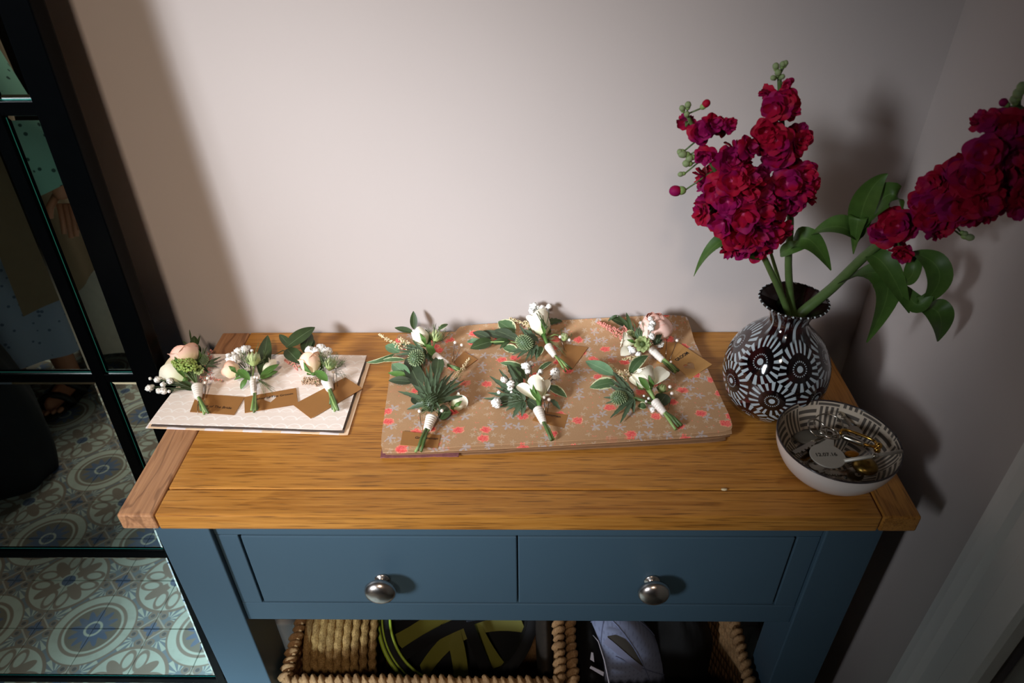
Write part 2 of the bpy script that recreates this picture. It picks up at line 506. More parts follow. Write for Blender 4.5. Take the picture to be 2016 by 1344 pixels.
NIG = m_petal('pale_green_pod', '#9fb070', '#c3cd9a', '#8a9a6a', mid=.5)
SCAB = m_petal('scabious_green_petal', '#5a7038', '#9dab72', mid=.4)
SEPAL = m_leaf('sepal_green', '#40632a', '#5b7f3a', vein='#7a9c55')
GYP = plain('baby_breath_white', '#efece6', .7, var=.06, sc=300)
GYPC = plain('blossom_dark_centre', '#4f4a34', .8)
THIS = plain('thistle_head_green', '#4e6446', .6, var=.35, sc=500)
THISP = plain('thistle_spike_pale', '#96a87c', .6)
BERRY = plain('green_berry', '#8fa652', .5, var=.25, sc=200)
ASTC = plain('cream_astilbe', '#dcc7a0', .7, var=.2, sc=300)
ASTP = plain('pink_astilbe', '#d98f80', .7, var=.2, sc=300)
ASTB = plain('beige_seed_cluster', '#b79a80', .7, var=.3, sc=300)
FROND = plain('nigella_frond', '#56683c', .6)
RIB = G('ivory_satin_ribbon', .38, spec=.5); RIB = RIB.col(RIB.mix(RIB.noise(RIB.co(), 150, 2), hexc('#ddd3c8'), hexc('#efe8de'))).done()
PEARL = G('pearl', .18, spec=.6).col(hexc('#efe2d6')).done()
STOCK = m_stock(); VASE = m_vase(); BOWLI = m_bowl_in()
BOWLO = plain('white_stoneware_glaze', '#d9cdc6', .2, var=.03, sc=20)
RIMD = plain('dark_rim_glaze', '#2a2224', .2)
SEAG = m_straw('seagrass_rope', '#9c7650', '#b99368'); STRAW = m_straw('woven_straw', '#7a5c34', '#b08e58', 1.5)

# ------------------------------------------------------------------ the room
XR = .4634; XL = -2.6; YB = -4.2; ZC = 2.45
struct(MB().box((XL-.1, 0, -.02), (XR+.1, .1, ZC)), 'wall_back', WALL)
mb = MB()
DY0, DY1, DZ = -.405, -1.22, 2.03          # door opening in the right wall
mb.box((XR, DY0, -.02), (XR+.1, 0, ZC)).box((XR, YB, -.02), (XR+.1, DY1, ZC)).box((XR, DY1, DZ), (XR+.1, DY0, ZC))
struct(mb, 'wall_right', WALL)
WY0, WY1, WZ0, WZ1 = -1.1, -2.5, 1.0, 2.2
mb = MB()
mb.box((XL-.1, WY0, -.02), (XL, 0, ZC)).box((XL-.1, YB, -.02), (XL, WY1, ZC)).box((XL-.1, WY1, -.02), (XL, WY0, WZ0)).box((XL-.1, WY1, WZ1), (XL, WY0, ZC))
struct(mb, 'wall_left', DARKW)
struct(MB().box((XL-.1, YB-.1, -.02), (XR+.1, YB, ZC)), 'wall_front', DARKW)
struct(MB().box((XL-.1, YB-.1, ZC), (XR+.1, .1, ZC+.1)), 'ceiling', CEIL)
# window in the left wall
mb = MB()
for a, b in (((WY1, WZ0), (WY0, WZ0+.05)), ((WY1, WZ1-.05), (WY0, WZ1)), ((WY1, WZ0), (WY1+.05, WZ1)), ((WY0-.05, WZ0), (WY0, WZ1)), (((WY0+WY1)/2-.025, WZ0), ((WY0+WY1)/2+.025, WZ1))):
    mb.box((XL-.06, a[0], a[1]), (XL-.02, b[0], b[1]))
win = struct(mb, 'window_1', TRIMW)
GL = G('window_glass', .02); GL.b.inputs['Transmission Weight'].default_value = 1; GL.b.inputs['IOR'].default_value = 1.1
for k in (0, 1):
    y0 = WY1+.05+k*((WY0-WY1)/2-.025); y1 = y0+(WY0-WY1)/2-.075
    build(MB().box((XL-.043, y0, WZ0+.05), (XL-.037, y1, WZ1-.05)), 'window_pane', GL.mat, win, smooth=False)
# white door with its moulded casing in the right wall
AZ = DZ+.06
mb = MB()
def casing(y0, y1):
    prof = [(0, .0), (.012, .0), (.016, .004), (.016, .030), (.012, .034), (.012, .052), (.017, .058), (.019, .070), (.019, .078), (.0, .080)]
    n = len(prof)
    b = len(mb.v)
    sg = 1 if y1 > y0 else -1
    for z in (0, AZ):
        for px, t in prof: mb.v.append(Vector((XR-px*1.0, y0+sg*t*abs(y1-y0)/.08, z))); mb.uv.append((0, 0))
    for i in range(n-1): mb.f.append((b+i, b+i+1, b+n+i+1, b+n+i)); mb.mi.append(0)
    mb.f.append(tuple(range(b, b+n))); mb.mi.append(0); mb.f.append(tuple(range(b+n, b+2*n))); mb.mi.append(0)
casing(DY0-.028, DY0+.058); casing(DY1+.028, DY1-.058)
mb.box((XR-.019, DY1-.058, DZ), (XR, DY0+.058, DZ+.075))
struct(mb, 'trim_1', TRIMW)
mb = MB(); mb.box((XR+.03, DY1+.012, .008), (XR+.07, DY0-.012, DZ-.012))
door = struct(mb, 'door_1', TRIMW, bevel=.003)
for a, b, c, d in ((DY1+.13, (DY0+DY1)/2-.05, .2, .85), ((DY0+DY1)/2+.05, DY0-.13, .2, .85), (DY1+.13, (DY0+DY1)/2-.05, 1.0, 1.9), ((DY0+DY1)/2+.05, DY0-.13, 1.0, 1.9)):
    build(MB().box((XR+.024, a, c), (XR+.03, b, d)), 'panel', TRIMW, door, smooth=False, bevel=.004)
build(MB().tube([(XR+.03, DY1+.07, 1.0), (XR-.02, DY1+.07, 1.0), (XR-.025, DY1+.12, 1.0), (XR-.025, DY1+.17, 1.0)], .009, 10), 'door_handle', STEEL, door)
# skirting boards
struct(MB().box((XL, -.014, 0), (XR, 0, .11)), 'baseboard_back', TRIMW, bevel=.004)
struct(MB().box((XR-.014, DY0+.06, 0), (XR, -.014, .11)), 'baseboard_right', TRIMW, bevel=.004)

# floor: screed with the patterned tiles laid on it one by one
flo = struct(MB().box((XL-.1, YB-.1, -.05), (XR+.1, .1, -.004)), 'floor', GROUT)
TW = .0012
tmb = MB(); hx, hy = TSX/2-TW/2, TSY/2-TW/2; bv = .0015
k = 0
for z, ins in ((-.005, 0), (-.0008, 0), (0, bv)):
    for sx, sy in ((-1, -1), (1, -1), (1, 1), (-1, 1)):
        tmb.v.append(Vector((sx*(hx-ins), sy*(hy-ins), z))); tmb.uv.append((0, 0))
tmb.f.append((8, 9, 10, 11)); tmb.mi.append(0)
for l in (0, 4):
    for i in range(4): tmb.f.append((l+i, l+(i+1) % 4, l+4+(i+1) % 4, l+4+i)); tmb.mi.append(0)
TX0, TY0 = -.9195, -.3605                  # a wheel centre
tme = [tmb.mesh('tile', TILE, Vector(), False)]
def tile_rot(me, q):                        # the same tile turned by q quarter turns: the wheel quarter sits in another corner
    m2 = me.copy(); uv = None
    return m2
cnt = 0
tiles_rest = MB()
for j in range(-9, 3):
    for i in range(-6, 11):
        cx = TX0+(i+.5)*TSX; cy = TY0+(j+.5)*TSY
        if cx > XR-.02 or cy > -.02 or cx < XL or cnt >= 300: continue
        o = bpy.data.objects.new('tile', tme[0]); COL.objects.link(o); o.parent = flo
        ORG[o.name] = Vector((cx, cy, 0)); o.location = Vector((cx, cy, 0))-wo(flo)
        # node (i,j) at lower left: wheels where i, j both even; clovers where both odd
        sx = 1 if i % 2 == 0 else -1; sy = 1 if j % 2 == 0 else -1
        o.scale = (sx, sy, 1); cnt += 1

# ------------------------------------------------------------------ leaning mirror
MX = Vector((1, 0, 0)); MS = Vector((0, math.sin(MT), math.cos(MT))); MNv = V3(MN)
def ms(u, v):                               # height along the mirror at a pixel
    d = ray(u, v); P0 = np.array([0, -MP, 0.]); X = CAM + d*(np.dot(MN, P0-CAM)/np.dot(MN, d))
    return (V3(X)-Vector((0, -MP, 0))).dot(MS)
MO = Vector((-.70, -MP, 0))
mirror = thing('leaning_mirror', MO, 'tall black framed window-pane mirror leaning on the wall left of the table', 'mirror')
MF = (MX, MS, MNv)
M0 = Vector((0, -MP, 0))
def mbox(mb, x0, x1, s0, s1, n0, n1):
    k = len(mb.v)
    for n in (n0, n1):
        for x, s in ((x0, s0), (x1, s0), (x1, s1), (x0, s1)):
            mb.v.append(M0+MX*x+MS*s+MNv*n); mb.uv.append((0, 0))
    for q in ((3, 2, 1, 0), (4, 5, 6, 7), (0, 1, 5, 4), (1, 2, 6, 5), (2, 3, 7, 6), (3, 0, 4, 7)):
        mb.f.append(tuple(k+i for i in q)); mb.mi.append(0)
FXR, GXR, MR1, ML1 = -.4475, -.4800, -.5205, -.5360
GXL2 = -.976; ML2a, ML2b = -.9915, GXL2; GXL = -1.032; FXL = -1.065
rails = [(ms(200, 1338), ms(200, 1329)), (ms(150, 1092), ms(150, 1079)), (ms(190, 748), ms(190, 732)), (ms(98, 225), ms(86, 196))]
pitch = rails[3][0]-rails[2][0]
rails.append((rails[3][0]+pitch, rails[3][1]+pitch))
TOP = rails[4][1]+pitch
mb = MB(); FT = .012
mbox(mb, FXL, FXR, 0, .035, -.012, FT); mbox(mb, FXL, FXR, TOP, TOP+.035, -.012, FT)
mbox(mb, GXR, FXR, .035, TOP, -.012, FT); mbox(mb, FXL, GXL, .035, TOP, -.012, FT)
build(mb, 'frame', BLACKF, mirror, smooth=False, bevel=.0015)
for x0, x1 in ((ML1, MR1), (ML2a, ML2b)):
    mb = MB(); mbox(mb, x0, x1, .035, TOP, -.010, .006); build(mb, 'upright_bar', BLACKF, mirror, smooth=False, bevel=.001)
for a, b in rails:
    mb = MB(); mbox(mb, GXL, GXR, a, b, -.010, .0055); build(mb, 'cross_bar', BLACKF, mirror, smooth=False, bevel=.001)
mb = MB(); mbox(mb, FXL+.005, FXR-.005, .01, TOP+.02, -.020, -.0125); build(mb, 'backing_board', BLACKF, mirror, smooth=False)
ss = [.035]+[x for r_ in rails for x in r_]+[TOP]
for cx0, cx1 in ((GXL, ML2a), (GXL2, ML1), (MR1, GXR)):
    for k in range(0, len(ss), 2):
        s0, s1 = ss[k], ss[k+1]; mb = MB(); W_ = .0055
        for ins, n in ((0, -.008), (0, .0005), (.0011, .0007), (W_, .0014)):
            for x, s in ((cx0+ins, s0+ins), (cx1-ins, s0+ins), (cx1-ins, s1-ins), (cx0+ins, s1-ins)):
                mb.v.append(M0+MX*x+MS*s+MNv*n); mb.uv.append((0, 0))
        mb.f.append((12, 13, 14, 15)); mb.mi.append(0)
        for i in range(4):
            mb.f.append((8+i, 8+(i+1) % 4, 12+(i+1) % 4, 12+i)); mb.mi.append(0)
            mb.f.append((4+i, 4+(i+1) % 4, 8+(i+1) % 4, 8+i)); mb.mi.append(1)
            mb.f.append((i, (i+1) % 4, 4+(i+1) % 4, 4+i)); mb.mi.append(1)
        build(mb, 'mirror_pane', [MIRR, GEDGE], mirror, smooth=False)

# ------------------------------------------------------------------ console table
W2, D, TT = .41, .3245, .022
table = thing('console_table', (0, -D/2, 0), 'slate blue two drawer console table with an oak plank top', 'table')
zt = TH; zb = TH-TT; B = .0392; yf = -D; yj = onz(1000, 963, TH).y
g_ = .0008
build(MB().box((-W2, yf, zb), (-W2+B-g_, -.002, zt)), 'end_board', OAKP, table, smooth=False, bevel=.0022, label='pale brown left end board of the top')
build(MB().box((W2-B+g_, yf, zb), (W2, -.002, zt)), 'end_board', OAKY, table, smooth=False, bevel=.0022)
build(MB().box((-W2+B+g_*.5, yf, zb), (W2-B-g_*.5, yj-g_, zt)), 'top_board', OAKX, table, smooth=False, bevel=.0018)
build(MB().box((-W2+B+g_*.5, yj+g_, zb), (W2-B-g_*.5, -.002, zt)), 'top_board', OAKX, table, smooth=False, bevel=.0012)
LG = .394; LI = .334; yl = -.303; yr = -.2975
for sx in (-1, 1):
    for y0, y1 in ((yl, yl+.06), (-.065, -.005)):
        build(MB().box((min(sx*LG, sx*LI), y0, 0), (max(sx*LG, sx*LI), y1, zb)), 'leg', BLUE, table, smooth=False, bevel=.0015)
    build(MB().box((min(sx*(LG-.012), sx*(LG-.03)), yl+.06, .575), (max(sx*(LG-.012), sx*(LG-.03)), -.065, zb)), 'side_panel', BLUE, table, smooth=False)
build(MB().box((-LI, yr, .7355), (LI, yr+.02, zb)), 'top_rail', BLUE, table, smooth=False, bevel=.0012)
build(MB().box((-LI, yr, .573), (LI, yr+.02, .6075)), 'lower_rail', BLUE, table, smooth=False, bevel=.0012)
for sx in (-1, 1):
    build(MB().box((min(sx*(LI-.0006), sx*.3085), yr, .6085), (max(sx*(LI-.0006), sx*.3085), yr+.02, .7345)), 'stile', BLUE, table, smooth=False, bevel=.001)
build(MB().box((-.32, yr+.016, .585), (.32, yr+.02, .76)), 'drawer_gap_shade', GAP, table, smooth=False)  # dark sheet behind the drawers, standing in for shade in their gaps
build(MB().box((-LI, -.018, .573), (LI, -.006, zb)), 'back_rail', BLUE, table, smooth=False)
for x0, x1, kx in ((-.3063, .0008, -.1565), (.0022, .3063, .1572)):
    dr = build(MB().box((x0, yr+.0005, .6095), (x1, yr+.016, .7325)), 'drawer', BLUE, table, smooth=False, bevel=.0014)
    kz = .657; fr = frame((0, -1, 0))
    kn = build(MB().lathe([(0, 0), (.0085, 0), (.0095, .0015), (.0088, .003), (.0052, .0038), (.0045, .007), (.0058, .0105), (.0105, .0122), (.0165, .0135), (.0185, .0165), (.0182, .0195), (.0155, .0235), (.0105, .0262), (.005, .0276), (0, .028)], (kx, yr+.0005, kz), 32, fr), 'knob', NICKEL, dr, label='round brushed nickel knob')
build(MB().box((-LG+.01, -.305, .105), (LG-.01, -.008, .127)), 'lower_shelf', BLUE, table, smooth=False, bevel=.002)
# crumb on the front board
tag(build(MB().ball(onz(1426, 963, TH+.001), .0022, 8, 5, (1.6, .7, .5), jit=.2), 'crumb', plain('crumb', '#d8c39a')), 'small pale crumb on the front board of the oak top', 'crumb')

# ------------------------------------------------------------------ papers
def sheet(c, z, mat, th=.0006, wav=.0008, seed=0, label=None, cat='paper', group=None, nu=26, nv=16, zf=None, ragged=0, rnd_c=.0, name='paper_sheet'):
    # c: world corners FL, FR, BR, BL
    FL, FR, BR, BL = [Vector(q) for q in c]
    def pt(u, v, dz):
        if rnd_c:                            # slightly rounded corners
            uu, vv = u*2-1, v*2-1
            k_ = 1-rnd_c*(abs(uu)**10*abs(vv)**10)
            u, v = (uu*k_+1)/2, (vv*k_+1)/2
        p = (FL*(1-u)+FR*u)*(1-v)+(BL*(1-u)+BR*u)*v
        h = mnoise.noise(Vector((u*3+seed, v*3, seed*1.7)))*wav
        if ragged:
            e = min(v, 1-v, u, 1-u)
            if e < .001: p = p+Vector((mnoise.noise(Vector((u*14, v*14, seed))), mnoise.noise(Vector((u*14, seed, v*14))), 0))*ragged
        if zf: h += zf(u, v)
        return Vector((p.x, min(p.y, -.0025), p.z+h+dz))
    mb = MB()
    mb.grid(lambda u, v: pt(u, v, th), nu, nv)
    mb.grid(lambda u, v: pt(1-u, v, 0), nu, nv)
    rim = [(i/nu, 0) for i in range(nu)]+[(1, j/nv) for j in range(nv)]+[(1-i/nu, 1) for i in range(nu)]+[(0, 1-j/nv) for j in range(nv)]
    n = len(rim); b = len(mb.v)
    for dz in (0, th):
        for u, v in rim: mb.v.append(pt(u, v, dz)); mb.uv.append((u, v))
    for i in range(n): mb.f.append((b+i, b+(i+1) % n, b+n+(i+1) % n, b+n+i)); mb.mi.append(0)
    o = build(mb, name, mat, smooth=True)
    return tag(o, label, cat, group)
Z = lambda u, v, z: onz(u, v, z)
zw = TH
GW = 'sheets of the blush paper stack'
sheet([Z(287, 843, TH+.0006), Z(685, 857, TH+.0006), Z(729, 714, TH+.0006), Z(394, 704, TH+.0006)], 0, STRI, .0008, .0004, 1, 'peach and white striped sheet, lowest of the blush paper stack on the left', group=GW)
sheet([Z(297, 839, TH+.0022), Z(677, 852, TH+.0022), Z(722, 712, TH+.0022), Z(396, 703, TH+.0022)], 0, GREYP, .0008, .0006, 2, 'grey brown edged sheet in the middle of the blush paper stack', group=GW, ragged=.0012)
ZW = TH+.0045
sheet([Z(293, 834, ZW), Z(674, 847, ZW), Z(722, 700, ZW), Z(396, 697, ZW)], 0, SCAL, .0007, .0005, 3, 'blush scallop patterned sheet on top of the left paper stack', group=GW)
ZW += .0012
GK = 'sheets of the kraft floral paper stack'
def curl(u, v):                              # the front right corner lifts
    return .0045*max(0, u-.4)/.6*max(0, 1-v*3)
sheet([Z(749, 904, TH+.0006), Z(1436, 870, TH+.0006), Z(1352, 650, TH+.0006), Z(782, 668, TH+.0006)], 0, KPLAIN, .0012, .0008, 4, 'plain brown sheet, lowest of the kraft floral paper stack', group=GK, ragged=.0012, rnd_c=.02)
sheet([Z(749, 902, TH+.0026), Z(903, 899, TH+.0026), Z(920, 700, TH+.0026), Z(784, 690, TH+.0026)], 0, DARKP, .0010, .0006, 5, 'dark pink printed sheet edge showing under the front left of the kraft stack', group=GK, ragged=.001)
sheet([Z(752, 898, TH+.0046), Z(1444, 865, TH+.0046), Z(1354, 646, TH+.0046), Z(782, 662, TH+.0046)], 0, KPLAIN, .0012, .0010, 6, 'creased brown sheet in the middle of the kraft floral paper stack', group=GK, ragged=.0016, rnd_c=.02, zf=lambda u, v: curl(u, v)*.6)
sheet([Z(746, 895, TH+.0072), Z(1448, 861, TH+.0066), Z(1350, 640, TH+.0066), Z(779, 657, TH+.0070)], 0, KRAFT, .0008, .0005, 7, 'floral kraft sheet second from the top, its back left corner showing', group=GK, rnd_c=.02, zf=lambda u, v: curl(u, v)*.7)
ZK = TH+.0088
bl = ony(901, 641, -.004); br = ony(1358, 618, -.004)
fl = Z(744, 889, ZK); fr_ = Z(1451, 850, ZK+.003)
blf = Vector((bl.x, bl.y, ZK)); brf = Vector((br.x, br.y, ZK))
sheet([fl, fr_, brf, blf], 0, KRAFT, .0008, .0006, 8, 'brown kraft sheet printed with coral roses, on top of the right stack', group=GK, nu=34, nv=40, rnd_c=.03,
      zf=lambda u, v: max(0, v-.80)**2/.04*((br.z-ZK)*u+(bl.z-ZK)*(1-u))*1.0)
ZK += .0016

# ------------------------------------------------------------------ cards
def text_mb(body, p0, p1, z, mat=None, bold=.0, lift=.0003):
    cu = bpy.data.curves.new('t', 'FONT'); cu.body = body; cu.offset = bold; cu.resolution_u = 3
    o = bpy.data.objects.new('t', cu); COL.objects.link(o)
    dg = bpy.context.evaluated_depsgraph_get()
    me = bpy.data.meshes.new_from_object(o.evaluated_get(dg))
    xs = [v.co.x for v in me.vertices]; x0, x1 = min(xs), max(xs)
    d = p1-p0; s_ = d.length/(x1-x0); X = d.normalized(); up = Vector((0, 0, 1)); Y = up.cross(X)
    mb = MB()
    for v in me.vertices: mb.v.append(p0+X*((v.co.x-x0)*s_)+Y*(v.co.y*s_)+up*lift); mb.uv.append((0, 0))
    for p in me.polygons: mb.f.append(tuple(p.vertices)); mb.mi.append(0)
    bpy.data.objects.remove(o); bpy.data.curves.remove(cu); bpy.data.meshes.remove(me)
    return mb
def heart(c, X, Y, s_):
    out = []
    for k in range(20):
        t = 2*PI*k/20
        out.append(c+X*(s_*.0625*16*math.sin(t)**3)+Y*(s_*.0625*(13*math.cos(t)-5*math.cos(2*t)-2*math.cos(3*t)-math.cos(4*t))))
    return out
def card(px, z, label, mat=None, texts=(), hole=None, tilt=(0, 0, 0, 0)):
    mat = mat or CARD
    P = [Z(u, v, z) for u, v in px]
    cu = bpy.data.curves.new('c', 'CURVE'); cu.dimensions = '2D'; cu.fill_mode = 'BOTH'; cu.extrude = .0003
    c0 = sum(P, Vector())/4
    loops = [P]
    if hole:
        hc = Z(hole[0], hole[1], z); hx = (Z(hole[2], hole[3], z)-hc).normalized(); hy = Vector((0, 0, 1)).cross(hx)
        loops.append(heart(hc, hx, hy, hole[4]))
    for lp in loops:
        sp = cu.splines.new('POLY'); sp.points.add(len(lp)-1); sp.use_cyclic_u = True
        for i, p in enumerate(lp): sp.points[i].co = (p.x-c0.x, p.y-c0.y, 0, 1)
    o = bpy.data.objects.new('c', cu); COL.objects.link(o)
    dg = bpy.context.evaluated_depsgraph_get(); me = bpy.data.meshes.new_from_object(o.evaluated_get(dg))
    me.materials.clear(); me.materials.append(mat); me.name = 'name_card'
    bpy.data.objects.remove(o); bpy.data.curves.remove(cu)
    org = c0+Vector((0, 0, .0003))
    t = tag(link('name_card', me, org), label, 'card')
    for body, a, b, bold in texts:
        build(text_mb(body, Z(*a, z), Z(*b, z), z, bold=bold, lift=.0008), 'lettering', INK, t, smooth=False)
    return t
card([(374, 811), (388, 775), (482, 782), (461, 817)], ZW, 'brown card lettered Of The Bride under the leftmost buttonhole stems', texts=[('Father of The Bride', (388, 800), (455, 806), .01)])
card([(481, 782), (583, 764), (587, 796), (482, 813)], ZW+.0004, 'brown card with heart cut-out under the middle buttonhole on the blush paper', texts=[('Father of The Groom', (499, 789), (577, 777), .01)], hole=(532, 785, 560, 779, .0075))
card([(577, 797), (680, 743), (714, 765), (612, 824)], ZW+.0008, 'blank brown card under the peach rose buttonhole at the blush paper edge')
card([(894, 712), (913, 692), (940, 708), (908, 731)], ZK, 'small blank orange brown card under the top left buttonhole on kraft paper')
card([(1096, 722), (1113, 678), (1158, 684), (1127, 726)], ZK, 'blank brown card under the top middle white rose buttonhole')
card([(1292, 716), (1304, 676), (1338, 674), (1336, 716)], ZK, 'tan card mostly hidden behind the GROOM card', CARDL)
card([(1316, 706), (1336, 675), (1402, 718), (1357, 746)], ZK+.0008, 'tan card lettered GROOM with a heart cut-out', CARDL, texts=[('GROOM', (1333, 712), (1357, 696), .035)], hole=(1358, 721, 1371, 713, .0082))
card([(788, 876), (793, 849), (867, 857), (862, 882)], ZK, 'brown card lettered Groomsman at the front left of the kraft paper', texts=[('Groomsman', (817, 864), (862, 866), .02)])
card([(1048, 828), (1060, 808), (1119, 817), (1111, 843)], ZK, 'brown card lettered Groomsman under the front middle white rose buttonhole', texts=[('Groomsman', (1057, 815), (1103, 823), .02)])
card([(1298, 838), (1318, 778), (1385, 793), (1349, 838)], ZK, 'brown card lettered Father Of The Groom under the front right buttonhole', texts=[('Father Of The Groom', (1330, 838), (1367, 799), .01)])

# ------------------------------------------------------------------ vase
def smooth_prof(p, n):
    out = []
    P = [p[0]]+list(p)+[p[-1]]
    for i in range(1, len(P)-2):
        for k in range(n):
            t = k/n
            out.append(tuple(.5*((2*P[i][a])+(-P[i-1][a]+P[i+1][a])*t+(2*P[i-1][a]-5*P[i][a]+4*P[i+1][a]-P[i+2][a])*t*t+(-P[i-1][a]+3*P[i][a]-3*P[i+1][a]+P[i+2][a])*t**3) for a in (0, 1)))
    out.append(p[-1]); return [(max(0, r), z) for r, z in out]
VC = Vector((.300, -.154, TH))
vase = thing('flower_vase', VC, 'round black glass vase with white starburst pattern and flared neck', 'vase')
outer = smooth_prof([(0, 0), (.026, 0), (.036, .004), (.050, .020), (.0575, .040), (.0588, .055), (.0560, .074), (.047, .093), (.035, .107), (.0258, .116), (.0215, .123), (.0215, .129), (.0245, .137), (.030, .1445), (.0360, .1500)], 4)
inner = smooth_prof([(.0350, .1503), (.028, .1435), (.022, .136), (.019, .129), (.019, .123), (.023, .116), (.040, .096), (.052, .06), (.045, .03), (.02, .006), (0, .005)], 3)
build(MB().lathe(outer, VC, 72), 'vase_body', VASE, vase, org=VC)
build(MB().lathe(inner, VC, 72), 'vase_lining', G('dark_glass_inside', .08, spec=.7).col(hexc('#1c0f0e')).done(), vase, org=VC)
mb = MB(); n = 60
for k in range(n):
    a = 2*PI*k/n
    mb.ball(VC+Vector((.0359*math.cos(a), .0359*math.sin(a), .1506)), .0014, 6, 4, (1, 1, .8), mi=k % 2)
mb.tube([VC+Vector((.0355*math.cos(2*PI*k/48), .0355*math.sin(2*PI*k/48), .1502)) for k in range(49)], .0013, 6, mi=1)
build(mb, 'vase_rim', [plain('rim_white_glass', '#b9c2c6', .15), plain('rim_black_glass', '#140c0c', .1)], vase)

# ------------------------------------------------------------------ bowl of keys
BC = Vector((.3330, -.2665, TH))
bowl = thing('key_bowl', BC, 'small white stoneware bowl with basketweave glaze inside, holding keys', 'bowl')
bo = smooth_prof([(0, .002), (.020, .002), (.0215, 0), (.0235, .0005), (.0245, .003), (.036, .009), (.050, .0225), (.0585, .039), (.0612, .0525)], 4)
bi = smooth_prof([(.0596, .0530), (.0565, .039), (.048, .0245), (.034, .0125), (.018, .0075), (0, .007)], 4)
build(MB().lathe(bo, BC, 64), 'bowl_body', BOWLO, bowl, org=BC)
build(MB().lathe(bi, BC, 64), 'bowl_glazed_inside', BOWLI, bowl, org=BC+Vector((0, 0, .007)))
build(MB().tube([BC+Vector((.0604*math.cos(2*PI*k/64), .0604*math.sin(2*PI*k/64), .0528)) for k in range(65)], .0010, 8), 'bowl_rim', RIMD, bowl)
def ring(c, r, t, nrm, n=36, w_=1.0):
    X, Y, A = frame(nrm)
    return MB().tube([c+X*(r*math.cos(2*PI*k/n))+Y*(r*math.sin(2*PI*k/n)*w_) for k in range(n+1)], t, 8, False)
def key(p0, p1, z, bow, w_, mat, label, up=Vector((0, 0, 1)), z1=None):
    a = Z(*p0, z); b = Z(*p1, z1 if z1 else z); d = (b-a).normalized(); s_ = Vector((0, 0, 1)).cross(d).normalized(); n_ = d.cross(s_)
    k = thing('key', a, label, 'key', 'keys in the bowl')
    L_ = (b-a).length
    X, Y = s_, d
    mb = MB(); N_ = 20
    c = a+d*bow
    o1 = len(mb.v)
    for rr, h in ((bow, -.0009), (bow, .0009), (bow*.38, .0009), (bow*.38, -.0009)):
        for i in range(N_):
            t = 2*PI*i/N_
            off = Y*(-bow*.35) if rr < bow*.5 else Vector()
            mb.v.append(c+X*(rr*math.cos(t))+Y*(rr*math.sin(t))+off+n_*h); mb.uv.append((0, 0))
    for q in range(4):
        for i in range(N_):
            mb.f.append((o1+q*N_+i, o1+q*N_+(i+1) % N_, o1+((q+1) % 4)*N_+(i+1) % N_, o1+((q+1) % 4)*N_+i)); mb.mi.append(0)
    build(mb, 'key_bow', mat, k, smooth=False)
    mb = MB()
    mb.box((-w_, 0, -.0008), (w_, L_-bow*2, .0008), fr=(s_, d, n_), c=a+d*bow*1.9)
    for i in range(5):
        y = (L_-bow*2)*(.35+.12*i)
        mb.box((w_, y, -.0008), (w_+.0012+.0008*(i % 2), y+(L_-bow*2)*.07, .0008), fr=(s_, d, n_), c=a+d*bow*1.9)
    build(mb, 'key_blade', mat, k, smooth=False)
    return k
zk = TH+.030
key((1640, 850), (1561, 892), TH+.040, .009, .0024, STEEL, 'long steel key pointing to the front left of the bowl')
key((1612, 880), (1578, 905), TH+.030, .008, .0022, BRASS, 'short brass key near the left wall of the bowl')
key((1600, 905), (1618, 932), TH+.024, .008, .0024, STEEL, 'dull steel key lying left of the round date disc')
key((1700, 935), (1622, 929), TH+.022, .009, .0026, STEEL, 'steel key lying lowest at the front of the bowl')
key((1690, 862), (1650, 800), TH+.036, .008, .0016, STEEL, 'thin steel key leaning up the back wall of the bowl', z1=TH+.044)
# grey plastic fob
mb = MB(); a = Z(1598, 862, TH+.036); mb.ball(a, .013, 16, 8, (1.5, .9, .32))
tag(build(mb, 'key_fob', plain('grey_plastic', '#5b564c', .5)), 'flat grey plastic fob beneath the split rings', 'key fob')
tag(build(ring(Z(1609, 842, TH+.046), .0105, .0010, (.3, -.3, 1)), 'split_ring', STEEL), 'small bright split ring at the left of the key bowl', 'key ring', 'split rings in the bowl')
tag(build(ring(Z(1631, 836, TH+.045), .0145, .0008, (-.1, -.2, 1)), 'split_ring', STEEL), 'largest thin split ring at the back of the key bowl', 'key ring', 'split rings in the bowl')
tag(build(ring(Z(1634, 852, TH+.048), .0100, .0009, (.2, .1, 1)), 'split_ring', STEEL), 'split ring that joins the date disc to the gold clip', 'key ring', 'split rings in the bowl')
# round date disc
dz = TH+.050
dc = Z(1629, 897, dz); X = Vector((1, 0, 0)); Yv = Vector((0, 1, 0))
rD = (Z(1663, 897, dz)-dc).length
disc = thing('date_disc', dc, 'round brushed metal key disc stamped 12.07.16', 'key disc')
mb = MB(); poly = [dc+Vector((rD*math.cos(t), rD*.98*math.sin(t), 0)) for t in [2*PI*k/40 for k in range(40)]]
mb.prism(poly, dz-.0007, dz+.0007)
build(mb, 'disc_plate', DISCM, disc, smooth=False, bevel=.0003)
e = Z(1634, 866, dz)
build(MB().prism([dc+Vector((-.008, rD*.8, 0)), dc+Vector((.011, rD*.75, 0)), e+Vector((.004, 0, 0)), e+Vector((-.003, .001, 0))], dz-.0006, dz+.0006), 'disc_lug', DISCM, disc, smooth=False, bevel=.0003)
build(text_mb('12.07.16', Z(1608, 899, dz), Z(1649, 898, dz), dz, bold=.02, lift=.0009), 'lettering', INK, disc, smooth=False)
